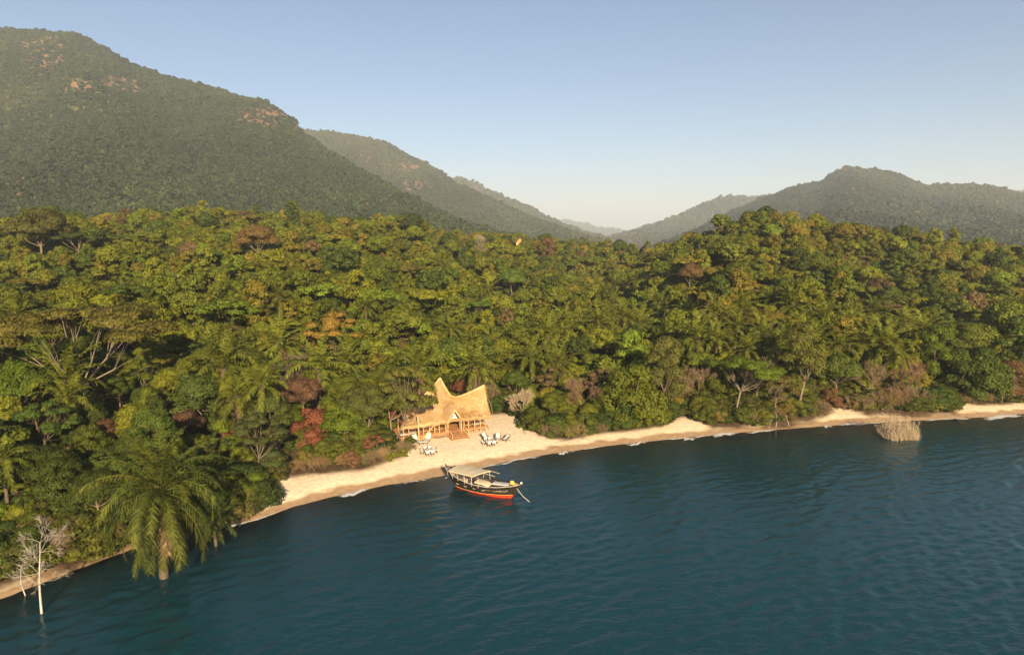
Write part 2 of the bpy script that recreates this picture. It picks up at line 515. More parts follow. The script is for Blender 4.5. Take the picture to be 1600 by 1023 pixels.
# foam where wavelets break on the beach
def foam_material():
    m, n, l, b = new_mat('foam')
    b.inputs['Base Color'].default_value = (0.62, 0.61, 0.60, 1); b.inputs['Roughness'].default_value = 0.7
    geo = n.new('ShaderNodeNewGeometry')
    t = n.new('ShaderNodeTexNoise'); t.inputs['Scale'].default_value = 2.6; t.inputs['Detail'].default_value = 5
    l.new(geo.outputs['Position'], t.inputs['Vector'])
    at_ = n.new('ShaderNodeAttribute'); at_.attribute_name = 'edge'
    ad = n.new('ShaderNodeMath'); ad.operation = 'ADD'; l.new(t.outputs['Fac'], ad.inputs[0]); l.new(at_.outputs['Fac'], ad.inputs[1])
    mr = n.new('ShaderNodeMapRange'); mr.inputs['From Min'].default_value = 1.0; mr.inputs['From Max'].default_value = 1.35
    l.new(ad.outputs[0], mr.inputs['Value']); l.new(mr.outputs[0], b.inputs['Alpha'])
    return m
M['foam'] = foam_material()
FOAM = [((522, 778), (582, 762), 1.3), ((350, 826), (392, 812), .8), ((770, 727), (850, 710), .5), ((868, 709), (890, 706), .9), ((975, 696), (1012, 690), .9),
        ((1066, 687), (1086, 685), 1.0), ((1110, 682), (1152, 674), 1.7), ((1285, 667), (1300, 665), .8), ((1318, 664), (1340, 659), 1.4), ((1530, 655), (1600, 647), 1.8), ((690, 748), (730, 737), .6)]
for (a, b_, wdt) in FOAM:
    p = onz(*a, 0.03); q = onz(*b_, 0.03)
    K = 40; G = []; ed = []
    for i in range(K + 1):
        s = i / K
        c = p * (1 - s) + q * s
        prof = math.sin(math.pi * min(1, s * 0.97 + 0.015)) ** 0.6
        off = 0.35 * math.sin(s * 9 + a[0]) + 0.2 * math.sin(s * 23 + a[1])
        row = []
        for j in range(6):
            t = j / 5
            row.append((c[0] - 0.3 * (t - .5) * wdt, c[1] + off + (t - 0.5) * wdt * (0.5 + prof), 0.02 + 0.05 * math.sin(math.pi * t)))
            ed.append(min(prof, math.sin(math.pi * (0.08 + 0.84 * t))))
        G.append(row)
    G = np.array(G)
    ii = np.arange(G.shape[0] * 6).reshape(-1, 6)
    FF = np.stack([ii[:-1, :-1], ii[:-1, 1:], ii[1:, 1:], ii[1:, :-1]], -1).reshape(-1, 4)
    o = link('foam', mesh_quads('foam', G.reshape(-1, 3), M['foam'], {'edge': ed}, F=FF))
    tag(o, 'thin white line of foam where a wavelet breaks on the sand', 'foam', 'foam lines along the beach', 'stuff')

xs_ = np.arange(-34, 128, .4); G = []; ed = []
for i, x in enumerate(xs_):
    yb = float(shoreY(x)) - .25 + .35 * math.sin(x * .55) + .2 * math.sin(x * 1.7 + 1)
    wv_ = .25 + .35 * float(vnoise(x * .35, 3.0, 4))
    on = float(vnoise(x * .22, 9.0, 6))
    for j in range(4):
        t = j / 3
        G.append((x, yb + (t - .5) * wv_ * 2, .015 + .03 * math.sin(math.pi * t))); ed.append(math.sin(math.pi * (.1 + .8 * t)) * np.clip(on * 1.5 - .1, .1, .95))
ii = np.arange(len(G)).reshape(-1, 4)
FF = np.stack([ii[:-1, :-1], ii[1:, :-1], ii[1:, 1:], ii[:-1, 1:]], -1).reshape(-1, 4)
tag(link('wash_foam', mesh_quads('wash_foam', np.array(G), M['foam'], {'edge': ed}, F=FF)), 'faint thin line of wash along the whole waterline', 'foam', kind='stuff')

# leaf litter under the edge of the bushes and a wrack line of washed-up bits on the sand
rl = np.random.default_rng(91); V = []; vv = []
for k in range(5200):
    x = rl.uniform(-46, 124); v_ = float(vegY(x)); sh_ = float(shoreY(x))
    y = v_ + .6 - abs(rl.normal()) * 1.5 if k % 4 else sh_ + 2.4 + .5 * math.sin(x * .6) + rl.normal() * .45
    if y < sh_ + .8: continue
    z = terr(x, y) + .045 + float(fbm(x / 3.2, y / 3.2, 21, 3) * .22 + fbm(x / 11, y / 11, 8, 2) * .25) * max(0, min(1, 1 - abs(y - sh_ - 8) / 22)) * min(1, max(0, (y - sh_) / 3))
    a = rl.uniform(0, 6.28); L_ = rl.uniform(.025, .10); W_ = L_ * rl.uniform(.15, .5)
    c_, s_ = math.cos(a), math.sin(a)
    for (p, q) in ((-L_, -W_), (L_, -W_), (L_, W_), (-L_, W_)):
        V.append((x + p * c_ - q * s_, y + p * s_ + q * c_, z + .02 * p)); 
    vv += [rl.random()] * 4
lt = link('leaf_litter', mesh_quads('leaf_litter', np.array(V), M['twig'], {'v': vv}))
lt.color = (.15, .10, .06, 1)
tag(lt, 'scattered brown leaves and twigs along the bushes and the wrack line', 'litter', kind='stuff')

# ================================================================== MOUNTAINS
def rock_material():
    m, n, l, b = new_mat('mountain_slope')
    at_ = n.new('ShaderNodeAttribute'); at_.attribute_name = 'rock'
    geo = n.new('ShaderNodeNewGeometry')
    nz = n.new('ShaderNodeTexNoise'); nz.inputs['Scale'].default_value = 0.05; nz.inputs['Detail'].default_value = 8
    l.new(geo.outputs['Position'], nz.inputs['Vector'])
    r1 = n.new('ShaderNodeValToRGB')
    r1.color_ramp.elements[0].position = 0.35; r1.color_ramp.elements[0].color = (0.045, 0.06, 0.022, 1)
    r1.color_ramp.elements[1].position = 0.7; r1.color_ramp.elements[1].color = (0.085, 0.085, 0.035, 1)
    l.new(nz.outputs['Fac'], r1.inputs[0])
    r2 = n.new('ShaderNodeValToRGB')
    r2.color_ramp.elements[0].position = 0.35; r2.color_ramp.elements[0].color = (0.11, 0.065, 0.042, 1)
    r2.color_ramp.elements[1].position = 0.7; r2.color_ramp.elements[1].color = (0.25, 0.145, 0.09, 1)
    l.new(nz.outputs['Fac'], r2.inputs[0])
    mx = n.new('ShaderNodeMix'); mx.data_type = 'RGBA'
    l.new(at_.outputs['Fac'], mx.inputs[0]); l.new(r1.outputs[0], mx.inputs[6]); l.new(r2.outputs[0], mx.inputs[7])
    l.new(mx.outputs[2], b.inputs['Base Color'])
    b.inputs['Roughness'].default_value = 0.95; b.inputs['Specular IOR Level'].default_value = 0.1
    return m
M['slope'] = rock_material()

hill_points = []          # (positions, sizes, tints) of the woods on the mountains
def mountain(name, label, crest, base, seed, nu, nv, rocks, ntree, tsize, rough=1.0, tint=(0.055, 0.075, 0.025)):
    c = np.array(crest, float)
    px = np.linspace(c[0, 0], c[-1, 0], nu)
    py = np.interp(px, c[:, 0], c[:, 1]); D = np.interp(px, c[:, 0], c[:, 2])
    # smooth the depth so that the crest wanders gently
    top = np.array([at(a, b_, d) for a, b_, d in zip(px, py, D)])
    nb = 10
    P = np.zeros((nv + nb, nu, 3))
    ZB = 6.0
    for j in range(nv + nb):
        if j < nv:
            t = j / (nv - 1)
            Yd = base + (D - base) * t
            prof = 0.35 * t + 0.65 * t ** 1.5
        else:
            t = 1 + (j - nv + 1) / nb * 0.7
            Yd = D + (D - base) * (t - 1)
            prof = 1 - (t - 1) * 1.25
        xx = (px - 800) / FPX * Yd / (CP + SP * (511.5 - py) / FPX)
        z = ZB + (top[:, 2] - ZB) * prof
        env = max(0.0, math.sin(math.pi * min(t, 1.0)) ** 0.8) + (0.5 if t > 1 else 0)
        amp = (top[:, 2] - ZB) * 0.22 * rough
        wl_ = (D - base).mean() * 0.42
        rav = np.abs(fbm(xx / wl_ + 0.35 * Yd / wl_, Yd / (wl_ * 2.6), seed, 4)) * -2.4 + 0.28
        z = z + env * amp * rav
        P[j, :, 0] = xx; P[j, :, 1] = Yd; P[j, :, 2] = np.maximum(z, -20)
    # small ruggedness on the crest itself
    P[:, :, 2] += fbm(P[:, :, 0] / 60, P[:, :, 1] / 60, seed + 5, 3) * 14 * rough * np.linspace(0, 1, nv + nb)[:, None]
    # rock patches
    def pix(p):
        dx, dy, dz = p[..., 0], p[..., 1], p[..., 2] - CAM_H
        f = dy * CP - dz * SP; u = dy * SP + dz * CP
        return 800 + FPX * dx / f, 511.5 - FPX * u / f
    ax_, ay_ = pix(P)
    nz = fbm(ax_ / 14, ay_ / 7, seed + 9, 4) * 2.6
    rock = np.zeros(ax_.shape)
    for (rx, ry, rw, rh, st) in rocks:
        rr = ((ax_ - rx) / rw) ** 2 + ((ay_ - ry) / rh) ** 2
        rock = np.maximum(rock, np.clip((2.2 - rr + nz * 1.3) * 1.3, 0, 1) * st)
    rock[nv:] = 0
    ii = np.arange((nv + nb) * nu).reshape(nv + nb, nu)
    FF = np.stack([ii[:-1, :-1], ii[:-1, 1:], ii[1:, 1:], ii[1:, :-1]], -1).reshape(-1, 4)
    o = link(name, mesh_quads(name, P.reshape(-1, 3), M['slope'], {'rock': rock.ravel()}, F=FF))
    tag(o, label, 'mountain', kind='structure')
    # woods: points spread evenly over the near face and a little over the crest
    rr = np.random.default_rng(seed)
    Q = P[:nv + 2]
    A = np.linalg.norm(np.cross(Q[1:, :-1] - Q[:-1, :-1], Q[:-1, 1:] - Q[:-1, :-1]), axis=-1)
    vis = (ay_[:nv + 1, :-1] < 395)
    A = A * vis
    pr = A.ravel() / A.sum()
    k = rr.choice(len(pr), ntree, p=pr)
    r_, c_ = np.unravel_index(k, A.shape)
    u = rr.random(ntree)[:, None]; v = rr.random(ntree)[:, None]
    pts = Q[r_, c_] * (1 - u) * (1 - v) + Q[r_, c_ + 1] * u * (1 - v) + Q[r_ + 1, c_] * (1 - u) * v + Q[r_ + 1, c_ + 1] * u * v
    keep = rr.random(ntree) > rock[r_, c_] * 0.86
    pts = pts[keep]; n = len(pts)
    pts[:, 2] += tsize * 0.25
    sz = tsize * np.clip(rr.lognormal(0, 0.32, n), 0.5, 2.2)
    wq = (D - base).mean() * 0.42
    gully_shade = np.abs(fbm(pts[:, 0] / wq + 0.35 * pts[:, 1] / wq, pts[:, 1] / (wq * 2.6), seed, 4))
    big = fbm(pts[:, 0] / 180, pts[:, 2] / 90, seed + 31, 3) + 0.08 - 0.8 * gully_shade  # broad patches of tone, plus gully shade put into the tree colour
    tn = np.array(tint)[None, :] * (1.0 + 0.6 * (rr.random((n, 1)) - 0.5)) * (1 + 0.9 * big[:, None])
    dry = np.clip(big * 3.4 + rr.random(n) * 0.6 - 0.25, 0, 1)[:, None]  # dry tone, lowered in the gullies by the painted gully shade in big
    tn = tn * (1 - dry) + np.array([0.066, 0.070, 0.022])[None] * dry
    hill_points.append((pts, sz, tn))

mountain('mountain', 'large wooded mountain with bare rock patches above the lodge', [(-330, 15, 2000), (-150, 28, 1850), (0, 44, 1750), (60, 49, 1720), (120, 57, 1700), (165, 77, 1690), (205, 102, 1670), (250, 119, 1650), (300, 130, 1620),
          (360, 147, 1600), (410, 160, 1570), (450, 180, 1545), (464, 191, 1530), (470, 207, 1510), (520, 242, 1420), (600, 290, 1270), (680, 330, 1130), (740, 354, 1030), (800, 374, 930), (840, 388, 880)],
         560, 11, 260, 90,
         [(62, 82, 30, 22, .8), (128, 135, 24, 7, .85), (175, 132, 32, 10, .9), (215, 146, 10, 5, 1), (408, 184, 30, 11, 1), (430, 175, 22, 14, .6), (462, 190, 7, 14, .9), (20, 290, 18, 14, .8), (600, 320, 30, 12, .6), (565, 300, 24, 10, .5), (110, 175, 20, 4, .5)],
         56000, 3.6, 1.3, (0.034, 0.050, 0.015))
mountain('mountain', 'second wooded ridge with reddish cliff scars sloping down to the valley', [(330, 225, 2900), (420, 208, 2850), (470, 204, 2800), (520, 208, 2760), (560, 214, 2720), (600, 223, 2680), (620, 232, 2650), (640, 246, 2620), (665, 255, 2600), (690, 270, 2560),
          (715, 288, 2500), (760, 308, 2420), (800, 327, 2350), (850, 349, 2260), (895, 364, 2180), (940, 376, 2100)], 1300, 23, 200, 70,
         [(632, 262, 16, 6, 1), (570, 248, 10, 8, .7), (650, 290, 18, 8, .8), (600, 262, 12, 5, .7), (700, 285, 14, 12, .6), (560, 300, 40, 12, .5)], 30000, 4.8, 1.0, (0.045, 0.056, 0.020))
mountain('mountain', 'third grey-green ridge falling towards the valley mouth', [(600, 290, 4000), (690, 281, 3950), (720, 279, 3900), (740, 284, 3860), (760, 297, 3820), (790, 311, 3760), (820, 322, 3700), (850, 338, 3640), (880, 353, 3560), (915, 366, 3480), (950, 375, 3400)], 2600, 37, 140, 50,
         [(738, 286, 10, 6, .8), (750, 297, 8, 5, .8)], 8000, 9.0, 0.7, (0.06, 0.066, 0.028))
mountain('mountain', 'pale blue far hills closing the valley', [(820, 352, 9000), (880, 347, 9000), (905, 350, 9000), (930, 357, 9000), (944, 363, 9000), (953, 360, 9000), (962, 363, 9000), (985, 367, 9000), (1010, 370, 9000)], 7000, 41, 90, 30, [], 2500, 22, 0.5)
mountain('mountain', 'pale grey-green ridge left of the pointed peak', [(940, 380, 4000), (972, 368, 4050), (1000, 359, 4100), (1050, 343, 4150), (1085, 327, 4200), (1120, 313, 4250), (1145, 308, 4260), (1160, 309, 4260), (1185, 311, 4280), (1215, 306, 4300), (1300, 315, 4350), (1420, 330, 4400)], 2700, 53, 170, 56,
         [(1110, 340, 20, 8, .6), (1060, 352, 14, 5, .6)], 9000, 10.0, 0.7, (0.06, 0.066, 0.028))
mountain('mountain', 'wooded mountain with a pointed peak across the bay', [(1030, 385, 1900), (1080, 365, 2050), (1130, 340, 2250), (1180, 318, 2450), (1215, 303, 2550), (1250, 292, 2600), (1285, 284, 2620), (1300, 273, 2630), (1318, 263, 2640), (1330, 261, 2640), (1345, 265, 2640), (1370, 267, 2640), (1405, 275, 2640),
          (1440, 289, 2640), (1460, 292, 2630), (1500, 290, 2620), (1540, 292, 2600), (1570, 297, 2580), (1600, 305, 2560), (1680, 318, 2500), (1800, 330, 2400), (1950, 360, 2300)], 850, 67, 260, 80,
         [(1310, 290, 14, 8, .9), (1290, 300, 14, 6, .8), (1325, 280, 10, 8, .6), (1340, 300, 20, 8, .4)], 42000, 4.8, 1.3, (0.040, 0.054, 0.022))
mountain('mountain', 'low blue ridge end beyond the pointed mountain', [(1500, 320, 5000), (1560, 302, 5000), (1600, 299, 5000), (1700, 290, 5000), (1850, 300, 5000), (1950, 330, 5000)], 3400, 71, 90, 36, [], 3000, 12, 0.6)

# ================================================================== FOLIAGE BUILDERS
def rand_dirs(n, rr):
    d = rr.normal(size=(n, 3))
    return d / np.linalg.norm(d, axis=1, keepdims=True)

def leaf_cloud(lobes, per_area, leaf, rr, center, aspect=0.55, outw=0.55):
    """leaf-sized quads on the shells of clumps. lobes: (x, y, z, radius, flatten)"""
    Vs = []; Ns = []; vs = []
    for (lx, ly, lz, lr, fl) in lobes:
        n = max(12, int(per_area * lr * lr))
        d = rand_dirs(n, rr)
        d[:, 2] = np.where(d[:, 2] < -0.25, -d[:, 2] * 0.8, d[:, 2])
        d /= np.linalg.norm(d, axis=1, keepdims=True)
        rad = lr * (0.62 + 0.45 * rr.random(n) ** 0.7) * (1 + 0.18 * np.sin(d[:, 0] * 5 + lx) * np.cos(d[:, 1] * 6 + ly))
        p = np.array([lx, ly, lz]) + d * rad[:, None] * np.array([1, 1, fl])
        nn = d * np.array([1, 1, 1 / max(fl, .3)]) + rr.normal(size=(n, 3)) * outw
        nn /= np.linalg.norm(nn, axis=1, keepdims=True)
        a = np.cross(nn, rand_dirs(n, rr)); a /= np.linalg.norm(a, axis=1, keepdims=True) + 1e-6
        b = np.cross(nn, a)
        s = (leaf * (0.6 + 0.8 * rr.random(n)))[:, None]
        q = np.stack([p - a * s, p - b * s * aspect, p + a * s, p + b * s * aspect], 1)
        Vs.append(q.reshape(-1, 3))
        oc = p - np.asarray(center); oc /= np.linalg.norm(oc, axis=1, keepdims=True) + 1e-6
        sn = 0.42 * d + 0.18 * oc + 0.6 * nn
        flip = np.sum(sn * nn, 1) < 0
        sn[flip] = nn[flip]
        sn /= np.linalg.norm(sn, axis=1, keepdims=True)
        Ns.append(np.repeat(sn, 4, 0))
        tone = rr.random()
        vs.append(np.repeat(np.clip(0.30 * tone + 0.7 * rr.random(n), 0, 1), 4))
    return np.concatenate(Vs), np.concatenate(Ns), np.concatenate(vs)

def crown_lobes(style, rr, r, h):
    L = []
    if style == 'round':
        for k in range(26):
            d = rand_dirs(1, rr)[0]; d[2] = abs(d[2]) * 1.1 - 0.25
            L.append((d[0] * r * .72, d[1] * r * .72, h + d[2] * r * .62, r * rr.uniform(.24, .40), .75))
        for k in range(5):
            d = rand_dirs(1, rr)[0]
            L.append((d[0] * r * .35, d[1] * r * .35, h + d[2] * r * .3, r * .42, .8))
    elif style == 'flat':
        for k in range(24):
            a = rr.uniform(0, 6.28); q = math.sqrt(rr.random())
            L.append((math.cos(a) * q * r, math.sin(a) * q * r, h + r * .22 * (1 - q * q) + rr.uniform(-.08, .08) * r, r * rr.uniform(.20, .30), .42))
    elif style == 'tall':
        for k in range(28):
            a = rr.uniform(0, 6.28); z = rr.uniform(-1, 1); q = math.sqrt(max(0, 1 - z * z)) * .7
            L.append((math.cos(a) * q * r * .8, math.sin(a) * q * r * .8, h + z * r * 1.15, r * rr.uniform(.26, .40), .85))
    elif style == 'mound':
        for k in range(34):
            a = rr.uniform(0, 6.28); z = rr.random(); q = math.sqrt(max(0, 1 - z * z)) * rr.uniform(.75, 1)
            L.append((math.cos(a) * q * r * .85, math.sin(a) * q * r * .85, h * (0.08 + 0.9 * z), r * rr.uniform(.22, .36), .85))
    elif style == 'loose':
        for k in range(20):
            d = rand_dirs(1, rr)[0]; d[2] = abs(d[2]) - 0.15
            L.append((d[0] * r * .85, d[1] * r * .85, h + d[2] * r * .8, r * rr.uniform(.16, .27), .6))
    return L

def trunk_mesh(name, rr, h, lobes, r0, mat, limbs=7, sides=6):
    mb = MB()
    bend = rr.normal(size=2) * 0.35
    fork = h * rr.uniform(.45, .6)
    P = [(bend[0] * t * t, bend[1] * t * t, fork * t - 0.6 * (1 - t)) for t in (0, .3, .65, 1)]
    mb.tube(P, [r0 * 1.25, r0, r0 * .85, r0 * .7], sides + 1)
    base = np.array(P[-1])
    order = rr.permutation(len(lobes))[:limbs]
    for k in order:
        e = np.array(lobes[k][:3]) * np.array([.92, .92, 1]); mid = base * .5 + e * .5 + np.array([0, 0, -0.08 * h]) + rr.normal(size=3) * .18
        mb.tube([base, mid, e], [r0 * .5, r0 * .3, r0 * .1], sides - 1, cap=False)
        for j in range(2):
            e2 = e + rr.normal(size=3) * 0.9
            mb.tube([mid, (mid + e2) / 2 + rr.normal(size=3) * .15, e2], [r0 * .22, r0 * .14, r0 * .05], 3, cap=False)
    return mb.mesh(name, mat, True)

TREES = {}
def make_species(style, i, r, h, leaf, dens, far=False):
    rr = np.random.default_rng(abs(hash_(style)) + i * 97 + 5)
    L = crown_lobes(style, rr, r, h)
    V, N, v = leaf_cloud(L, dens, leaf, rr, (0, 0, h * .8))
    if style == 'mound':
        V[:, 2] = np.maximum(V[:, 2], -0.4)
    cm = mesh_quads(f'crown_{style}', V, M['leaf_far' if far else 'leaf'], {'v': v}, N)
    tm = trunk_mesh(f'trunk_{style}', rr, h, L, (0.026 * r + 0.02) if style in ('flat', 'loose') else 0.045 * r + 0.03, M['limb_bark' if style == 'flat' else 'bark'], limbs=9 if style in ('flat', 'loose') else 6)
    return cm, tm

def hash_(s):
    return sum(ord(c) * (i + 3) * 131 for i, c in enumerate(s)) % 100003

SPEC = {'round': (4.4, 7.0, 5), 'flat': (6.0, 8.6, 3), 'tall': (3.6, 7.6, 3), 'mound': (3.8, 6.2, 4), 'loose': (4.2, 6.8, 3)}
for st, (r, h, n) in SPEC.items():
    for i in range(n):
        TREES[(st, i)] = make_species(st, i, r, h, 0.145, {'round': 390, 'flat': 470, 'tall': 400, 'mound': 390, 'loose': 500}[st])

# ---- bare twigs
def bare_segments(rr, p, d, L, r, lev, out, spread=0.55, up=0.25, kids=(3, 4), leader=True):
    n = 3
    for k in range(n):
        d2 = d + rr.normal(size=3) * 0.13; d2 /= np.linalg.norm(d2)
        q = p + d2 * L / n
        r2 = r * (0.86 if lev else .86)
        out.append((p, q, r, r2))
        if lev > 0 and k > 0:
            for j in range(rr.integers(1, 3)):
                dd = d2 + rand_dirs(1, rr)[0] * spread * 1.4; dd[2] += up; dd /= np.linalg.norm(dd)
                bare_segments(rr, q, dd, L * rr.uniform(.5, .72), r2 * .55, lev - 1, out, spread, up, kids)
        p, d, r = q, d2, r2
    if lev > 0:
        for j in range(rr.integers(*kids)):
            dd = d + rand_dirs(1, rr)[0] * spread; dd[2] += up * .6; dd /= np.linalg.norm(dd)
            bare_segments(rr, p, dd, L * rr.uniform(.55, .8), r * .62, lev - 1, out, spread, up, kids)

def seg_mesh(name, segs, mat, sides=3, minr=0.0):
    S = len(segs)
    P0 = np.array([s[0] for s in segs]); P1 = np.array([s[1] for s in segs])
    r0 = np.maximum(np.array([s[2] for s in segs]), minr)[:, None]; r1 = np.maximum(np.array([s[3] for s in segs]), minr)[:, None]
    d = P1 - P0; d /= np.linalg.norm(d, axis=1, keepdims=True) + 1e-9
    ref = np.where(np.abs(d[:, 2:3]) < .9, np.array([[0, 0, 1.0]]), np.array([[1.0, 0, 0]]))
    a = np.cross(d, ref); a /= np.linalg.norm(a, axis=1, keepdims=True); b = np.cross(d, a)
    rings = []
    for P, r in ((P0, r0), (P1, r1)):
        for k in range(sides):
            t = 2 * math.pi * k / sides
            rings.append(P + (a * math.cos(t) + b * math.sin(t)) * r)
    V = np.stack(rings, 1)              # S, 2*sides, 3
    F = []
    base = np.arange(S)[:, None] * 2 * sides
    for k in range(sides):
        F.append(base + np.array([[k, (k + 1) % sides, sides + (k + 1) % sides, sides + k]]))
    F = np.concatenate(F)
    rr = np.random.default_rng(S)
    return mesh_quads(name, V.reshape(-1, 3), mat, {'v': np.repeat(rr.random(S), 2 * sides)}, F=F)

BARE = {}
for i in range(4):                       # bare tree with a clear stem
    rr = np.random.default_rng(300 + i)
    segs = []
    bare_segments(rr, np.array([0, 0, -.4]), np.array([0.06 * i - .08, 0, 1.0]), 4.2, 0.105, 4, segs, .62, .22)
    stem = segs[:3]
    # order: stem first; keep the thick ones as the trunk
    thick = [s for s in segs if s[2] > 0.04]; thin = [s for s in segs if s[2] <= 0.04]
    BARE[('tree', i)] = (seg_mesh('twigs_bare', thin, M['twig'], 3, 0.021), seg_mesh('trunk_bare', thick, M['limb_bark'], 6))
for i in range(4):                       # leafless thicket, many stems from the ground
    rr = np.random.default_rng(340 + i)
    segs = []
    for k in range(11):
        a = rr.uniform(0, 6.28); q = rr.uniform(.1, 1.1)
        d = np.array([math.cos(a) * .5, math.sin(a) * .5, 1.0]); d /= np.linalg.norm(d)
        bare_segments(rr, np.array([math.cos(a) * q, math.sin(a) * q, -.2]), d, 1.7, 0.05, 3, segs, .6, .12)
    thick = [s for s in segs if s[2] > 0.03]; thin = [s for s in segs if s[2] <= 0.03]
    BARE[('shrub', i)] = (seg_mesh('twigs_shrub', thin, M['twig'], 3, 0.014), seg_mesh('stems_shrub', thick, M['bark'], 5))

# ---- palms
def frond_arrays(rr, L, e0, bend, pairs, wid, llen, droop, curl=0.0):
    """one pinnate frond along +X from the origin; returns leaf quads and the rachis line"""
    n = 14
    pts = [np.zeros(3)]; tang = []
    side = 0.0
    for k in range(n):
        s = (k + .5) / n
        e = e0 - bend * s ** 1.4
        side += curl / n
        d = np.array([math.cos(e) * math.cos(side), math.cos(e) * math.sin(side), math.sin(e)])
        tang.append(d); pts.append(pts[-1] + d * L / n)
    tang.append(tang[-1])
    pts = np.array(pts); tang = np.array(tang)
    V = []; vv = []
    for k in range(pairs):
        s = 0.12 + 0.88 * (k + .5) / pairs
        i = min(int(s * n), n - 1); f = s * n - i
        p = pts[i] * (1 - f) + pts[i + 1] * f; d = tang[i]
        u = np.array([0, 0, 1.0]) - d * d[2]; u /= np.linalg.norm(u) + 1e-6
        sd = np.cross(d, u)
        ll = llen * (0.45 + 0.9 * math.sin(math.pi * min(1, 0.12 + 0.83 * s))) * 0.75
        for sg in (-1, 1):
            if rr.random() < .08: continue
            ll = ll * rr.uniform(.82, 1.12)
            out = sd * sg * 0.9 + d * (0.30 + 0.55 * s) + u * rr.uniform(.0, .3) + rr.normal(size=3) * .12
            out /= np.linalg.norm(out)
            m = p + out * ll * .5 + np.array([0, 0, -droop * ll * .12])
            t = p + out * ll * .88 + np.array([0, 0, -droop * ll * (.48 + .2 * rr.random())])
            wv = (d * 0.9 + u * 0.5 * rr.uniform(-.6, .6)); wv /= np.linalg.norm(wv)
            w1 = wv * wid
            V += [p - w1 * .45, p + w1 * .45, m + w1 * .5, m - w1 * .5, m - w1 * .5, m + w1 * .5, t + w1 * .08, t - w1 * .08]
            vv += [rr.random()] * 8
    return np.array(V), np.array(vv), pts

def frond_mesh(name, rr, L, e0, bend, pairs, wid, llen, droop, dead=False, curl=0.0):
    V, v, pts = frond_arrays(rr, L, e0, bend, pairs, wid, llen, droop, curl)
    n = len(pts); rad = np.linspace(.055, .012, n) * L / 6.0
    segs = [(pts[i], pts[i + 1], rad[i], rad[i + 1]) for i in range(n - 1)]
    S = MB()
    S.tube(pts, list(rad), 4, cap=False)
    Vs = np.array(S.v)
    F = np.concatenate([np.arange(len(V)).reshape(-1, 4), np.array(S.f) + len(V)])
    return mesh_quads(name, np.concatenate([V, Vs]), M['leaf'], {'v': np.concatenate([v * .85, np.full(len(Vs), .95)])}, F=F)

def palm_trunk(name, rr, h, r, lean=(0, 0)):
    mb = MB()
    K = 14
    P = [(lean[0] * (k / K) ** 1.6, lean[1] * (k / K) ** 1.6, -1.2 + (h + 1.2) * k / K) for k in range(K + 1)]
    rad = [r * (1.25 - .3 * k / K) * (1 + .10 * (k % 2)) for k in range(K + 1)]
    rad[-1] *= .9; rad[-2] *= 1.25; rad[-3] *= 1.3
    mb.tube(P, rad, 9)
    for k in range(46):                   # cut leaf bases under the crown
        a = k * 2.4; z = h - rr.uniform(0, 1.9)
        f = (z + 1.2) / (h + 1.2); c = np.array([lean[0] * f ** 1.6, lean[1] * f ** 1.6, z])
        d = np.array([math.cos(a), math.sin(a), 1.1])
        mb.tube([c + d * r * .4, c + d * (r + .28)], [.10, .05], 4)
    return mb.mesh(name, M['palm_bark'], True)

FR = []
for i in range(9):                        # frond shapes for the palms in the wood, from upright to hanging
    rr = np.random.default_rng(500 + i)
    e0 = R([78, 68, 58, 48, 36, 22, 6, -14, -36][i])
    FR.append(frond_mesh('frond', rr, 5.2 + .3 * math.sin(i * 2), e0, R([38, 55, 70, 85, 95, 95, 85, 65, 45][i]), 22, .18, 1.0, .35 + .09 * i))
FR_DEAD = frond_mesh('frond_dead', np.random.default_rng(520), 4.6, R(-50), R(40), 18, .12, .8, 1.2)

def palm_layout(rr, n):
    """(azimuth, shape index) from the young upright leaves to the hanging old ones"""
    out = []
    for k in range(n):
        t = (k + rr.uniform(-.4, .4)) / n
        out.append((k * 2.39996 + rr.uniform(-.2, .2), int(np.clip(t * 9, 0, 8))))
    return out

def palm_crown_mesh(seed):
    rr = np.random.default_rng(seed)
    Vs = []; vs = []; Fs = []; o = 0
    for az, i in palm_layout(rr, 25):
        me = FR[i]
        n = len(me.vertices)
        co = np.empty(n * 3, np.float32); me.vertices.foreach_get('co', co); co = co.reshape(-1, 3)
        lp = np.empty(len(me.loops), np.int32); me.loops.foreach_get('vertex_index', lp)
        av = np.empty(n, np.float32); me.attributes['v'].data.foreach_get('value', av)
        c, s = math.cos(az), math.sin(az); sc = rr.uniform(.85, 1.12)
        Vs.append(np.stack([co[:, 0] * c - co[:, 1] * s, co[:, 0] * s + co[:, 1] * c, co[:, 2]], -1) * sc)
        Fs.append(lp.reshape(-1, 4) + o); vs.append(av); o += n
    return np.concatenate(Vs), np.concatenate(vs), np.concatenate(Fs)
PALM_CROWNS = []
for i in range(3):
    V, v, F_ = palm_crown_mesh(600 + i)
    PALM_CROWNS.append(mesh_quads('palm_crown', V, M['leaf'], {'v': v}, F=F_))
PALM_TRUNKS = [palm_trunk('palm_trunk', np.random.default_rng(620 + i), 7.0, .24, (.3 * (i - 1), .2)) for i in range(3)]

# ---- placing by where a crown is seen on the slope
def place(px, py, hc, back=-14.0):
    """ground point of a plant whose point at height hc is seen at this pixel"""
    d = ray(px, py)
    for yy in np.arange(60, 480, .5):
        t = yy / d[1]
        x = d[0] * t; z = CAM_H + d[2] * t
        if yy > float(vegY(x)) + back and terr(x, yy) + hc >= z:
            return x, yy
    return x, yy

def pxscale(Y): return FPX / Y

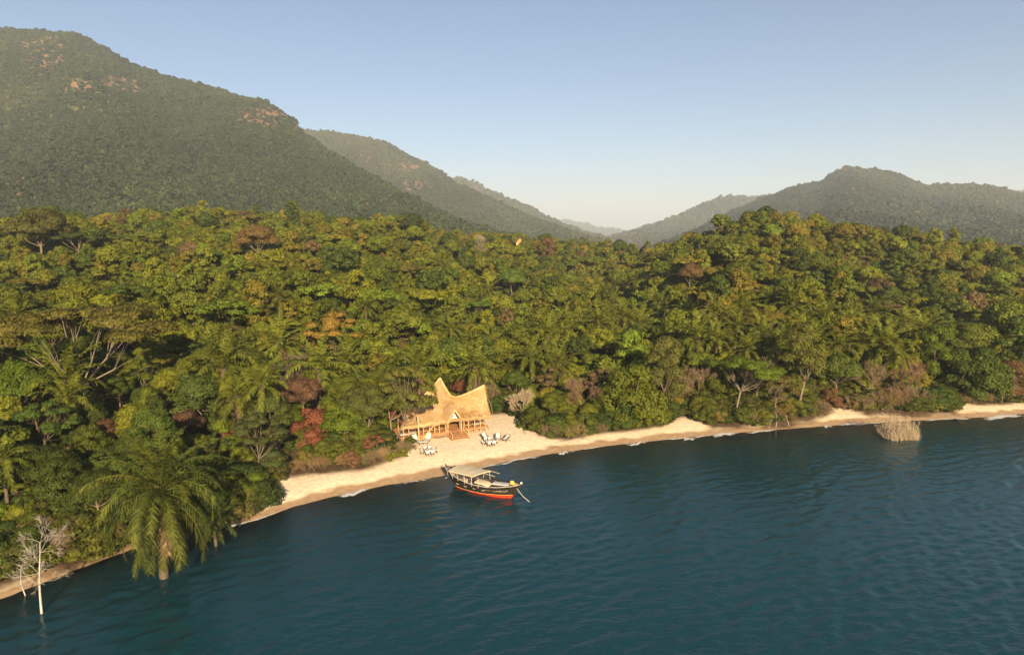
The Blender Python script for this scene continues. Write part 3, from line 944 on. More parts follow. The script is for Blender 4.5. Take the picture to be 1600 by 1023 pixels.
COUNT = {}
def put_tree(kind, i, x, y, s, rz, colr, label, group, sz=None, name='tree', zoff=0.0):
    cm, tm = TREES[(kind, i)]
    o = thing(name, label, 'shrub' if 'shrub' in name else 'tree', (x, y, terr(x, y) - .1 + zoff), rz, group)
    o.scale = (s, s, sz or s)
    t = link('trunk', tm, o)
    c = link('crown', cm, o)
    c.color = (*colr, 1)
    return o

def put_bare(kind, i, x, y, s, rz, colr, label, group, sz=None, name='bare_tree', z=None):
    cm, tm = BARE[(kind, i)]
    o = thing(name, label, 'shrub' if kind == 'shrub' else 'tree', (x, y, terr(x, y) - .05 if z is None else z), rz, group)
    o.scale = (s, s, sz or s)
    link('trunk' if kind == 'tree' else 'stem', tm, o)
    c = link('twigs' if kind == 'shrub' else 'crown', cm, o); c.color = (*colr, 1)
    return o

def put_palm(x, y, h, s, seed, colr, label, group=None, fronds=True, z=None, name='palm_tree'):
    rr = np.random.default_rng(seed)
    o = thing(name, label, 'palm tree', (x, y, terr(x, y) - .2 if z is None else z), rr.uniform(0, 6.28), group)
    t = link('trunk', PALM_TRUNKS[seed % 3], o)
    t.scale = (s, s, h / 7.0)
    top = np.array([.3 * (seed % 3 - 1) * s, .2 * s, h])
    if fronds:
        for az, i in palm_layout(rr, 24):
            f = link('frond', FR[i], o)
            f.location = top; f.rotation_euler = (rr.uniform(-.15, .15), rr.uniform(-.1, .1), az)
            k = s * rr.uniform(.85, 1.15); f.scale = (k, k, k)
            f.color = (*(np.array(colr) * rr.uniform(.8, 1.25)), 1)
        for k in range(4):
            f = link('dead_frond', FR_DEAD, o); f.location = top; f.rotation_euler = (0, rr.uniform(-.1, .2), rr.uniform(0, 6.28))
            f.scale = (s, s, s); f.color = (.20, .13, .07, 1)
    else:
        c = link('crown', PALM_CROWNS[seed % 3], o); c.location = top; c.scale = (s, s, s); c.color = (*colr, 1)
    return o

taken = []       # (x, y, radius) of hand-placed plants
sight = []       # (column, row, half width px, depth) of plants that must stay in sight
def claim(x, y, r): taken.append((x, y, r))
def clear_of(x, y, r, f=.75):
    return all((x - a) ** 2 + (y - b_) ** 2 > ((r + c_) * f) ** 2 for a, b_, c_ in taken)

HAZE = 0.000125
# ================================================================== LODGE
DECK_L = onz(628, 691.5, 1.2); DECK_R = onz(758, 672.5, 1.2)
LU = (DECK_R - DECK_L); LEN = float(np.hypot(LU[0], LU[1])); LU = LU / LEN; LU[2] = 0
LV = np.array([-LU[1], LU[0], 0.0])             # inland
GZ = 1.3                                        # sand level at the lodge
def lp(u, v, z): return DECK_L * np.array([1, 1, 0]) + LU * u + LV * v + np.array([0, 0, GZ + z])
DK = 0.85                                        # deck height
lodge = thing('beach_lodge', 'thatched open-sided lodge with swooping twin-peaked roof standing on the sand', 'lodge', tuple(lp(LEN / 2, 0, 0)))
def lb(mb, name, mat, parent=lodge, smooth=False):
    o = mb.build(name, mat, None, smooth)
    o.parent = parent
    # geometry is given in world metres: take the parent's place out again
    base = Vector(lodge.location)
    o.data.transform(Matrix.Translation(-base))
    return o

# ---- roof: eave line, ridge line, back eave
def u_of(px): return (px - 628) / (758 - 628) * LEN
ridge_px = [(631, 644, 3.0), (640, 636, 3.8), (652, 627, 5.0), (664, 617, 6.2), (676, 605, 7.4), (684, 596, 8.2), (687, 591, 8.4), (691, 598, 8.2), (697, 609, 7.2), (704, 619, 6.0), (712, 621.5, 5.0), (722, 618.5, 4.4),
            (732, 614.5, 3.9), (742, 610, 3.4), (750, 606, 3.1), (757, 602.5, 2.8)]
NS = 66
ks = np.linspace(0, 1, len(ridge_px)); ss = np.linspace(0, 1, NS)
rpx = np.interp(ss, ks, [p[0] for p in ridge_px]); rpy = np.interp(ss, ks, [p[1] for p in ridge_px]); rv = np.interp(ss, ks, [p[2] for p in ridge_px])
ridge = []
for a, b_, v in zip(rpx, rpy, rv):
    # the point on this sight line that lies v metres behind the deck front
    d = ray(a, b_); o_ = np.array([0, 0, CAM_H]) - DECK_L * np.array([1, 1, 0])
    t = (v - o_ @ LV) / (d @ LV)
    ridge.append(np.array([0, 0, CAM_H]) + d * t)
ridge = np.array(ridge)
ru = (ridge - DECK_L) @ LU
eu = np.interp(ss, [0, .45, .65, 1], [-0.6, 7.0, 9.6, LEN + .5])
# the eave dips and rises a little, lifting over the entrance
ez = 2.75 + .35 * np.exp(-((eu - u_of(705)) / 1.2) ** 2) + .06 * np.sin(eu * 3.1) + .04 * np.sin(eu * 7.7)
eave = np.array([lp(u, -1.0 + .05 * math.sin(u * 5), z) for u, z in zip(eu, ez)])
back = np.array([lp(u, 2 * 0 + max(v + 2.6, 7.0), 2.7) for u, v in zip(np.clip(ru, -.6, LEN + .5), rv)])
NT = 16
def sheet(A, B, sag, seed):
    G = np.zeros((NT, NS, 3))
    for j in range(NT):
        t = j / (NT - 1)
        G[j] = A * (1 - t) + B * t
        G[j, :, 2] -= sag * math.sin(math.pi * t)
    G[1:-1, :, 2] += fbm(G[1:-1, :, 0] * 1.1, G[1:-1, :, 1] * 1.1, seed, 3) * .28
    return G
front = sheet(eave, ridge, .55, 2); rear = sheet(ridge, back, .3, 4)
full = np.concatenate([front, rear[1:]], 0)
nrm = np.zeros_like(full)
gu = np.gradient(full, axis=1); gt = np.gradient(full, axis=0)
nrm = np.cross(gu, gt); nrm /= np.linalg.norm(nrm, axis=-1, keepdims=True) + 1e-9
nrm[nrm[..., 2] < 0] *= -1
inner = full - nrm * .26
T2 = full.shape[0]
V = np.concatenate([full.reshape(-1, 3), inner.reshape(-1, 3)])
ii = np.arange(T2 * NS).reshape(T2, NS); jj = ii + T2 * NS
def qs(a): return np.stack([a[:-1, :-1], a[:-1, 1:], a[1:, 1:], a[1:, :-1]], -1).reshape(-1, 4)
def strip(a, b_): return np.stack([a[:-1], a[1:], b_[1:], b_[:-1]], -1)
RF = np.concatenate([qs(ii), qs(jj)[:, ::-1], strip(ii[0], jj[0])[:, ::-1], strip(ii[-1], jj[-1]), strip(ii[:, 0], jj[:, 0]), strip(ii[:, -1], jj[:, -1])[:, ::-1]])
base = np.array(lodge.location)
rm = mesh_quads('thatched_roof', V - base, M['thatch'], F=RF)
uvl = rm.uv_layers.new(name='UVMap')
uu = np.concatenate([np.tile(np.linspace(0, LEN, NS), (T2, 1)).ravel()] * 2) * .2; vv = np.concatenate([np.repeat(np.linspace(0, 14, T2), NS)] * 2) * .2
lo = np.empty(len(rm.loops), np.int32); rm.loops.foreach_get('vertex_index', lo)
uvl.data.foreach_set('uv', np.stack([uu[lo], vv[lo]], -1).astype(np.float32).ravel())
roof = link('thatched_roof', rm, lodge)
# straw ends: loose fringe at the eaves, ridge and over the slope
rr = np.random.default_rng(77)
Vf = []
def straws(P, D, n, L, w):
    for k in range(n):
        t = rr.uniform(0, len(P) - 1.001); i = int(t); f = t - i
        p = P[i] * (1 - f) + P[i + 1] * f + rr.normal(size=3) * .05
        d = D[i] + rr.normal(size=3) * .16; d /= np.linalg.norm(d)
        s = LU * w * rr.uniform(.5, 1.2); e = p + d * L * rr.uniform(.5, 1.3)
        Vf.extend([p - s, p + s, e + s * .3, e - s * .3])
fall = (full[0] - full[2]); fall /= np.linalg.norm(fall, axis=1, keepdims=True)
fall[:, 2] -= .5
straws(full[0] + nrm[0] * -.08, fall, 2200, .38, .02)
straws(full[0] + nrm[0] * -.2, fall, 1200, .30, .02)
for j in range(1, T2 - 1, 1):
    dn = (full[max(j - 1, 0)] - full[j]) if j < NT else (full[j] - full[j - 1]); dn /= np.linalg.norm(dn, axis=1, keepdims=True) + 1e-9
    straws(full[j] + nrm[j] * .015, dn + nrm[j] * .10, 420, .6, .022)
endc = full[:, -1]; out = np.tile(LU, (T2, 1)) + np.array([0, 0, -.5])
straws(endc, out, 500, .3, .02)
fm = mesh_quads('straw_fringe', np.array(Vf) - base, M['thatch'])
uvl = fm.uv_layers.new(name='UVMap')
uvl.data.foreach_set('uv', rr.random(len(fm.loops) * 2).astype(np.float32) * 3)
fo = link('straw_fringe', fm, roof); fo['kind'] = 'stuff'
# ridge roll of bundled straw along the crest
lb(MB().tube([p + np.array([0, 0, .06]) for p in ridge], [.22 + .03 * math.sin(i * 1.7) for i in range(NS)], 8), 'ridge_roll', M['thatch'], lodge, True)

# ---- deck: boards, joists, posts
nb = 26
for k in range(nb):
    v0 = -.55 + k * .28
    u0, u1 = (-.3, LEN + .1)
    if v0 > 5.5: u0 = 1.5
    lb(MB().box(0, u1 - u0, 0, .26, 0, .055), 'deck_board', M['plank_wood']).matrix_local = Matrix.Translation(Vector(lp(u0, v0, DK - .055) - base)) @ Matrix.Rotation(math.atan2(LU[1], LU[0]), 4, 'Z') @ Matrix.Translation(base)
fascia = MB().beam(lp(-.3, -.58, DK - .17), lp(LEN + .1, -.58, DK - .17), .05, .2); lb(fascia, 'fascia_board', M['plank_wood'])
lb(MB().beam(lp(-.3, 0.2, DK - .18), lp(LEN + .1, .2, DK - .18), .12, .22), 'joist', M['pole_wood'])
lb(MB().beam(lp(-.3, 3.2, DK - .18), lp(LEN + .1, 3.2, DK - .18), .12, .22), 'joist', M['pole_wood'])
POSTS = [629, 637, 659, 668, 676, 683, 693, 715.5, 722, 729, 739, 748, 757]
for px in POSTS:
    u = u_of(px)
    top = 2.95
    lb(MB().tube([lp(u, -.42, -.5), lp(u + .03, -.42, 1.2), lp(u, -.40, top)], [.085, .08, .07], 7), 'post', M['pole_wood'], smooth=True)
for u in np.arange(.4, LEN, 2.9):
    for v in (3.0, 5.6):
        lb(MB().tube([lp(u, v, -.5), lp(u, v, 3.6 if v < 4 else 3.0)], [.10, .09], 7), 'post', M['pole_wood'], smooth=True)
# tie beam under the eave, rails between the posts
lb(MB().tube([lp(-.3, -.42, 2.72), lp(LEN, -.42, 2.72)], .06, 6), 'eave_beam', M['pole_wood'], smooth=True)
for a, b_ in ((629, 637), (637, 659), (659, 676), (676, 693), (722, 739), (739, 757)):
    lb(MB().tube([lp(u_of(a), -.45, DK + .62), lp(u_of(b_), -.45, DK + .60)], .045, 6), 'rail', M['pole_wood'], smooth=True)
# braces and short stakes below the deck
for k in range(22):
    u = -.2 + k * LEN / 21.5
    if u_of(694) < u < u_of(716): continue
    lb(MB().tube([lp(u, -.5 + .05 * (k % 2), -.4), lp(u + .1 * math.sin(k), -.5, DK - .25)], [.05, .045], 5), 'stake', M['pole_wood'])
# slatted skirt below the deck on the long side
for k in range(5):
    lb(MB().beam(lp(-.3, -.62, .08 + k * .14), lp(u_of(692), -.62, .08 + k * .14), .03, .10), 'skirt_board', M['plank_wood'])
# tall pole and the leaning spar
lb(MB().tube([lp(u_of(648.5), -1.6, -.4), lp(u_of(648.2), -1.55, 2.0), lp(u_of(648), -1.4, 4.6)], [.14, .13, .11], 8), 'tall_pole', M['pole_wood'], smooth=True)
lb(MB().tube([lp(u_of(651), -1.5, .2), lp(u_of(664), -1.3, 1.55), lp(u_of(681), -.95, 3.25)], [.13, .12, .09], 8), 'leaning_spar', M['pole_wood'], smooth=True)
# entrance: gable over the stair head
ec = u_of(704.5)
gb = MB()
for s in (-1, 1):
    gb.tube([lp(ec + s * 1.25, -1.25, 2.65), lp(ec, -1.35, 4.55)], [.10, .08], 6)
lb(gb, 'entrance_gable', M['pole_wood'], smooth=True)
gg = np.zeros((2, 7, 3)); 
for j, (vv_, dz) in enumerate(((-1.45, 0), (1.6, .35))):
    for i in range(7):
        s = (i - 3) / 3
        gg[j, i] = lp(ec + s * 1.55, vv_, 4.85 + dz - abs(s) * 2.2)
gm = MB().grid(gg); gm2 = gg - np.array([0, 0, .22]); gm.grid(gm2, True)
for j in (0, 1):
    for i in range(6): gm.add([gg[j, i], gg[j, i + 1], gm2[j, i + 1], gm2[j, i]], [(0, 1, 2, 3)])
o = lb(gm, 'dormer_roof', M['thatch'])
uvl = o.data.uv_layers.new(name='UVMap'); uvl.data.foreach_set('uv', rr.random(len(o.data.loops) * 2).astype(np.float32) * 2)
lb(MB().add([lp(ec - .5, -1.18, 3.15), lp(ec + .5, -1.18, 3.15), lp(ec, -1.14, 4.1), lp(ec - .5, -1.08, 3.15), lp(ec + .5, -1.08, 3.15), lp(ec, -1.04, 4.1)], [(0, 1, 2), (5, 4, 3), (0, 3, 4, 1), (1, 4, 5, 2), (2, 5, 3, 0)]), 'gable_sign', M['white_cloth'])
lb(MB().tube([lp(ec - 1.3, -1.2, 2.72), lp(ec + 1.3, -1.2, 2.76)], .08, 6), 'lintel', M['pole_wood'], smooth=True)
for s in (-1.25, 1.25):
    lb(MB().tube([lp(ec + s, -1.22, -.4), lp(ec + s * .98, -1.2, 2.9)], [.11, .09], 7), 'post', M['pole_wood'], smooth=True)
# stair
NST = 5
for k in range(NST):
    v = -.75 - k * .52; z = DK - .02 - k * .15
    lb(MB().add([lp(ec - 1.25, v, z), lp(ec + 1.7, v, z), lp(ec + 1.7, v - .48, z), lp(ec - 1.25, v - .48, z), lp(ec - 1.25, v, z - .07), lp(ec + 1.7, v, z - .07), lp(ec + 1.7, v - .48, z - .07), lp(ec - 1.25, v - .48, z - .07)],
                [(3, 2, 1, 0), (4, 5, 6, 7), (0, 1, 5, 4), (1, 2, 6, 5), (2, 3, 7, 6), (3, 0, 4, 7)]), 'stair_tread', M['plank_wood'])
for s in (-1.3, 1.75):
    lb(MB().beam(lp(ec + s, -.6, DK - .16), lp(ec + s, -3.35, .02), .07, .24), 'stringer', M['plank_wood'])
for s in (-1.3, 1.75):
    for v, z in ((-.8, DK), (-3.2, .1)):
        lb(MB().tube([lp(ec + s, v, -.2), lp(ec + s, v, z + .95)], .055, 6), 'newel', M['pole_wood'], smooth=True)
    lb(MB().tube([lp(ec + s, -.8, DK + .9), lp(ec + s, -3.2, 1.0)], .05, 6), 'handrail', M['pole_wood'], smooth=True)
# back screen of reeds
for u in np.arange(1.8, LEN, 3.1):
    lb(MB().beam(lp(u, 6.2, DK + .6), lp(u + 2.9, 6.2, DK + .6), .06, 1.2), 'reed_screen', M['dark_wood'])

# ---- furniture standing on the deck
def lounger_bed(label, loc, rz):
    t = thing('daybed', label, 'daybed', loc, rz)
    MB().box(-.95, .95, -.42, .42, .22, .32).build('frame', M['dark_wood'], t)
    for x in (-.85, .85):
        for y in (-.36, .36):
            MB().box(x - .05, x + .05, y - .05, y + .05, 0, .23).build('leg', M['dark_wood'], t)
    MB().box(-.92, .92, -.40, .40, .325, .50).build('mattress', M['white_cloth'], t)
    MB().box(-.95, .95, .40, .52, .3, .70).build('backrest', M['dark_wood'], t)
    t.scale = (.85, .85, .85)
    return t
ang = math.atan2(LU[1], LU[0])
lounger_bed('white cushioned daybed at the tree-covered end of the lodge deck', tuple(lp(u_of(632.5), .3, DK)), ang)
lounger_bed('white cushioned daybed beside the tall pole on the lodge deck', tuple(lp(u_of(643), .5, DK)), ang)
lounger_bed('white cushioned daybed on the lodge deck next to the beach chairs', tuple(lp(u_of(746), .5, DK)), ang)

# second small hut far up on the wooded ridge
hx, hy = place(812, 372, 12)
hut = thing('ridge_hut', 'tiny thatched hut peeping out of the trees on the ridge', 'hut', (hx, hy, terr(hx, hy) + 8.4))
mb = MB()
for s in (-1, 1):
    mb.add([(0, -3.2, 5.4), (0, 3, 5.2), (s * 4.2, 3, 1.2), (s * 4.2, -3.2, 1.2), (0, -3.2, 5.1), (0, 3, 4.9), (s * 4.0, 3, 1.0), (s * 4.0, -3.2, 1.0)],
           [(0, 1, 2, 3), (7, 6, 5, 4), (0, 3, 7, 4), (1, 5, 6, 2), (2, 6, 7, 3)])
mb.build('roof', M['bark'], hut)
hut.scale = (.8, .8, .8)
MB().add([(-2.9, -2.6, 1.0), (2.9, -2.6, 1.0), (0, -2.6, 4.2), (-2.9, -2.4, 1.0), (2.9, -2.4, 1.0), (0, -2.4, 4.2)], [(0, 1, 2), (5, 4, 3), (0, 3, 4, 1), (1, 4, 5, 2), (2, 5, 3, 0)]).build('gable', M['plank_wood'], hut)
MB().box(-2.6, 2.6, -2.3, 2.6, -8.5, 1.05).build('wall', M['pole_wood'], hut)

# ================================================================== BOAT
bow = onz(813, 757, 2.15)[:2]; stern = onz(697, 729, 2.55)[:2]
ctr = (bow + stern) / 2; hd = math.atan2(bow[1] - stern[1], bow[0] - stern[0]); LOA = float(np.linalg.norm(bow - stern))
boat = thing('wooden_boat', 'black wooden boat with red waterline and cream canopy moored off the beach', 'boat', (ctr[0], ctr[1], 0), hd)
HL = LOA / 2
def b_half(s): return 1.62 * max(0.0, math.sin(math.pi * (0.03 + 0.95 * s))) ** .62 if 0 < s < 1 else 0.03
def z_sheer(s): return 1.45 + (1.15 * ((.52 - s) / .52) ** 2 if s < .52 else .75 * ((s - .52) / .48) ** 2)
def z_keel(s): return -.75 + .25 * (2 * s - 1) ** 4
def hull_pt(s, q, side, grow=0.0):
    xs = -HL + 2 * HL * s; xk = -HL * .66 + (HL * .72 + HL * .66) * s
    x = xk + (xs - xk) * q ** .85
    z = z_keel(s) + (z_sheer(s) - z_keel(s)) * q
    flare = q ** .5 * (.88 + .12 * q)
    return np.array([x, side * (b_half(s) * flare + grow), z])
def q_red(s): return ((.14 + .50 * s ** 2.2) - z_keel(s)) / (z_sheer(s) - z_keel(s))
SS = np.linspace(0, 1, 41)
def hull_part(q0, q1, rows, name, mat, grow=0.0):
    for_ = MB()
    for side in (-1, 1):
        G = [[hull_pt(s, q0(s) + (q1(s) - q0(s)) * j / rows, side, grow) for s in SS] for j in range(rows + 1)]
        for_.grid(G, side > 0)
    return for_.build(name, mat, boat, True)
hull_part(lambda s: 0, q_red, 6, 'bottom', M['hull_red'])
hull_part(q_red, lambda s: 1, 9, 'hull', M['hull_black'])
# inside lining, a few centimetres in from the planking
lin = MB()
for side in (-1, 1):
    G = [[hull_pt(s, .45 + .55 * j / 5, side, -.07) for s in SS[2:-2]] for j in range(6)]
    lin.grid(G, side < 0)
lin.build('lining', M['deck_dark'], boat, True)
for q, nm in ((.90, 'strake'), (.74, 'strake'), (.58, 'strake')):    # plank edges standing proud
    for side in (-1, 1):
        MB().tube([hull_pt(s, max(q, q_red(s) + .02), side, .0) for s in SS[1:-1]], .022, 4).build(nm, M['hull_black'], boat)
for side in (-1, 1):
    MB().tube([hull_pt(s, 1.0, side) + np.array([0, 0, .02]) for s in SS], .055, 6).build('gunwale', M['boat_grey'] if side < 0 else M['hull_black'], boat, True)
    MB().tube([hull_pt(s, q_red(s) + .012, side, .015) for s in SS[1:-1]], .022, 5).build('waterline_stripe', M['rope_yellow'] if side < 0 else M['rope_yellow'], boat)
# stem and stern posts
MB().tube([hull_pt(1, 0, 1), hull_pt(1, .5, 1), hull_pt(1, 1, 1) + np.array([.18, 0, .18])], [.10, .10, .09], 6).build('stem_post', M['hull_black'], boat, True)
MB().tube([hull_pt(0, 0, 1), hull_pt(0, .5, 1), hull_pt(0, 1, 1) + np.array([-.12, 0, .35])], [.10, .10, .08], 6).build('stern_post', M['hull_black'], boat, True)
# sole, foredeck, benches
def deck(s0, s1, zf, name, mat, inset=.08, camber=.0):
    st = np.linspace(s0, s1, 16); G = []
    for s in st:
        z = zf(s); q = max(.2, min(1, (z - z_keel(s)) / (z_sheer(s) - z_keel(s))))
        e = hull_pt(s, q, 1, -inset)
        G.append([(e[0], e[1] * t, z + camber * (1 - t * t)) for t in (-1, -.6, -.2, .2, .6, 1)])
    return MB().grid(G, True).build(name, mat, boat, True)
deck(.12, .64, lambda s: .42, 'sole', M['deck_dark'])
deck(.63, .975, lambda s: z_sheer(s) - .06, 'foredeck', M['deck_dark'], .05, .09)
deck(.03, .14, lambda s: z_sheer(s) - .25, 'stern_deck', M['boat_grey'], .05, .03)
for s in (.20, .33, .46, .58):
    e = hull_pt(s, .85, 1, -.08)
    MB().box(e[0] - .22, e[0] + .22, -e[1], e[1], .80, .86).build('thwart', M['boat_grey'], boat)
for side in (-1, 1):
    G = []
    for s in np.linspace(.2, .6, 10):
        e = hull_pt(s, .9, side, -.12); G.append([(e[0], e[1], .92), (e[0], e[1] - side * .5, .92)])
    MB().grid(G, side < 0).build('side_bench', M['cushion_maroon'], boat)
MB().box(-3.6, -2.7, -.55, .55, .45, 1.25).build('engine_box', M['boat_grey'], boat)
MB().box(1.15, 2.0, -.9, .9, .45, 1.30).build('locker', M['deck_dark'], boat)
# canopy on stanchions
CZ = 2.62
Gc = []
for i in range(13):
    x = -4.55 + 4.55 * i / 12
    row = []
    for j in range(9):
        t = -1 + 2 * j / 8
        # forward edge cut on the slant, cloth sagging between the bows
        x2 = x + (0 if i < 12 else 0) + (i / 12) * (.5 * t)
        row.append((x2, 1.55 * t, CZ + .10 * (1 - t * t) - .02 * abs(math.sin(i * math.pi / 4)) + .12 * (1 - i / 12)))
    Gc.append(row)
Gc = np.array(Gc)
cn = MB().grid(Gc, True); cn.grid(Gc - np.array([0, 0, .05]))
for E, fl in ((0, 0), (-1, 1)):
    cn.grid(np.stack([Gc[E], Gc[E] - np.array([0, 0, .12])]), fl == 0)
for E, fl in ((0, 1), (-1, 0)):
    cn.grid(np.stack([Gc[:, E], Gc[:, E] - np.array([0, 0, .12])]), fl == 0)
cn.build('canopy', M['cream_cloth'], boat, False)
# lower awning in front of the canopy
Ga = np.array([[(-.3 + 2.1 * i / 7, -1.5 + 1.25 * j / 5, 1.98 - .10 * (i / 7) ** 2 - .14 * abs(j / 5 - .5) - (.25 * (i / 7) ** 6)) for j in range(6)] for i in range(8)])
aw = MB().grid(Ga, True); aw.grid(Ga - np.array([0, 0, .08]))
aw.grid(np.stack([Ga[:, 0], Ga[:, 0] - np.array([0, 0, .2])]), False); aw.grid(np.stack([Ga[-1], Ga[-1] - np.array([0, 0, .15])]), False)
aw.build('awning', M['cream_cloth'], boat, False)
for x in (-4.3, -3.1, -1.9, -.7, .35):
    for side in (-1, 1):
        s = (x + HL) / (2 * HL); e = hull_pt(s, 1, side, -.05)
        MB().tube([(e[0], e[1], e[2] - .3), (e[0] - .08, 1.5 * side, CZ - .02)], .035, 5).build('stanchion', M['cream_cloth'], boat)
for y in (.2, 1.5):
    MB().tube([(.0, y, CZ + .02), (1.95, y, CZ - .12)], .035, 5).build('canopy_pole', M['cream_cloth'], boat)
    MB().tube([(1.85, y, 1.0), (1.85, y, CZ - .12)], .03, 5).build('stanchion', M['dark_wood'], boat)
MB().tube([(1.85, .2, 1.9), (1.85, 1.5, 1.9)], .025, 5).build('canopy_pole', M['dark_wood'], boat)
# stern rail
def rail(P, nm='stern_rail'): MB().tube(P, .035, 5).build(nm, M['boat_grey'], boat)
for side in (-1, 1):
    rail([(-5.2, .75 * side, 1.7), (-5.35, .8 * side, 2.75), (-4.1, 1.15 * side, 2.75), (-4.1, 1.15 * side, 1.6)])
    rail([(-5.28, .78 * side, 2.3), (-4.1, 1.15 * side, 2.3)])
    rail([(-5.75, .15 * side, 2.2), (-6.1, .4 * side, 2.85), (-5.35, .8 * side, 2.55)])
rail([(-5.35, -.8, 2.75), (-5.35, .8, 2.75)])
# mattress on the foredeck
mt = MB()
G = np.array([[(1.9 + 2.5 * i / 8, -.55 + .95 * j / 5 + .05 * i / 8, 1.72 + .22 * (i / 8) ** 2 + .10 * math.sin(math.pi * min(1, .12 + i / 9)) ** .4 * math.sin(math.pi * (.08 + .84 * j / 5)) ** .4) for j in range(6)] for i in range(9)])
mt.grid(G, True); mt.grid(G - np.array([0, 0, .14]))
for E in (0, -1):
    mt.grid(np.stack([G[E], G[E] - np.array([0, 0, .14])]), E == 0); mt.grid(np.stack([G[:, E], G[:, E] - np.array([0, 0, .14])]), E == -1)
mt.build('mattress', M['white_cloth'], boat)
# anchor rope coil on the bow, white knob on the stem head
co = [(4.75 + .30 * math.cos(k * .55) * (1 - k * .004), .30 * math.sin(k * .55), 2.05 + .006 * k) for k in range(60)]
MB().tube(co, .05, 5).build('rope_coil', M['rope_yellow'], boat, True)
MB().box(4.9, 5.5, -.32, .32, 2.06, 2.12).build('bow_plank', M['rope_yellow'], boat)
kn = MB()
kn.tube([(HL + .15, 0, 2.42 + .16 * z) for z in (-.95, -.6, 0, .6, .95)], [.05, .12, .15, .12, .05], 10); kn.build('stem_knob', M['white_paint'], boat, True)
# painted name on the bow: strokes that follow the planking
def letters(txt, s0, s1, qv, hgt):
    cu = bpy.data.curves.new('name_lettering', 'FONT'); cu.body = txt; cu.size = 1.0; cu.extrude = 0.0
    cu.resolution_u = 2
    tmp = bpy.data.objects.new('tmp', cu); col.objects.link(tmp)
    dg = bpy.context.evaluated_depsgraph_get()
    me = bpy.data.meshes.new_from_object(tmp.evaluated_get(dg))
    bpy.data.objects.remove(tmp)
    xs = [v.co.x for v in me.vertices]; W = max(xs)
    for v in me.vertices:
        s = s0 + (s1 - s0) * v.co.x / W
        p = hull_pt(s, qv + v.co.y * hgt, -1, .035)
        v.co = Vector(p)
    me.materials.clear(); me.materials.append(M['lettering'])
    return link('name_lettering', me, boat)
letters('Simba', .60, .69, .74, .10)
letters('LUMBULA', .71, .90, .68, .16)
# mooring line
ml = []
a0 = np.array([bow[0] - .55, bow[1] + .1, 1.8]); b0 = onz(829, 785, 0.0)
for k in range(13):
    t = k / 12; p = a0 * (1 - t) + b0 * t; p[2] -= .35 * math.sin(math.pi * t) * (1 - t * .6); p[2] = max(p[2], -.05); ml.append(p)
tag(MB().tube(ml, .028, 5).build('mooring_line', M['rope_pale'], None, True), 'pale rope running from the boat bow down into the water', 'rope')

# ================================================================== BEACH FURNITURE
def beach(px, py): 
    p = onz(px, py, 1.2)
    return (p[0], p[1], terr(p[0], p[1]) + .0)
def deck_chair(label, px, py, rz, group='sling chairs on the sand'):
    t = thing('deck_chair', label, 'chair', beach(px, py), rz, group)
    w = .52
    for s in (-1, 1):
        MB().beam((s * w, -.75, .42), (s * w, .62, 1.22), .07, .07).build('side_rail', M['dark_wood'], t)
        MB().beam((s * w * .92, -.70, .03), (s * w * .92, .42, .95), .06, .06).build('leg', M['dark_wood'], t)
        MB().beam((s * w * .92, .62, .03), (s * w * .92, -.35, .62), .06, .06).build('leg', M['dark_wood'], t)
        MB().beam((s * (w + .06), -.5, .72), (s * (w + .06), .35, .78), .09, .04).build('armrest', M['dark_wood'], t)
    MB().beam((-w, .62, 1.22), (w, .62, 1.22), .08, .08).build('top_rail', M['dark_wood'], t)
    MB().beam((-w, -.75, .42), (w, -.75, .42), .07, .07).build('front_rail', M['dark_wood'], t)
    G = []
    for i in range(9):
        f = i / 8
        z = .45 + .78 * f - .16 * math.sin(math.pi * f)
        G.append([(x, -.72 + 1.32 * f, z + .03) for x in (-w + .10, -w / 2, 0, w / 2, w - .10)])
    G = np.array(G); mb = MB().grid(G); mb.grid(G - np.array([0, 0, .05]), True)
    mb.grid(np.stack([G[0], G[0] - np.array([0, 0, .05])])); mb.grid(np.stack([G[:, 0], G[:, 0] - np.array([0, 0, .05])])); mb.grid(np.stack([G[:, -1], G[:, -1] - np.array([0, 0, .05])]))
    mb.build('sling', M['white_cloth'], t)
    t.scale = (.86, .86, .86)
    return t
deck_chair('white sling chair behind the dining table beside the lodge', 757.5, 686, R(35))
deck_chair('white sling chair facing straight out to the lake, between two others', 778, 686, R(-5))
deck_chair('white sling chair turned inwards, last of three beside the bushes', 791.5, 687, R(-48))

def lounge(label, px, py, rz):
    t = thing('beach_lounger', label, 'lounger', beach(px, py), rz, 'loungers below the leaning spar')
    MB().box(-.36, .36, -1.0, .45, .22, .29).build('frame', M['dark_wood'], t)
    for x in (-.3, .3):
        for y in (-.9, .4):
            MB().box(x - .035, x + .035, y - .035, y + .035, 0, .23).build('leg', M['dark_wood'], t)
    MB().box(-.34, .34, -.98, .42, .295, .40).build('cushion', M['white_cloth'], t)
    MB().add([(-.36, .40, .30), (.36, .40, .30), (.36, .95, 1.05), (-.36, .95, 1.05), (-.36, .50, .26), (.36, .50, .26), (.36, 1.05, 1.0), (-.36, 1.05, 1.0)],
             [(0, 1, 2, 3), (7, 6, 5, 4), (0, 4, 5, 1), (2, 6, 7, 3), (1, 5, 6, 2), (0, 3, 7, 4)]).build('backrest', M['white_cloth'], t)
    return t
lounge('white lounger with a raised back turned towards a small side table', 653, 692.5, R(42)).scale = (1.2, 1.2, 1.2)
lounge('white lounger with a raised back facing the lake by the dugout canoe', 667, 691, R(-8)).scale = (1.2, 1.2, 1.2)
st_ = thing('side_table', 'small dark round side table between the two loungers', 'table', beach(661, 692.5))
MB().tube([(0, 0, .42), (0, 0, .47)], .34, 14).build('table_top', M['dark_wood'], st_)
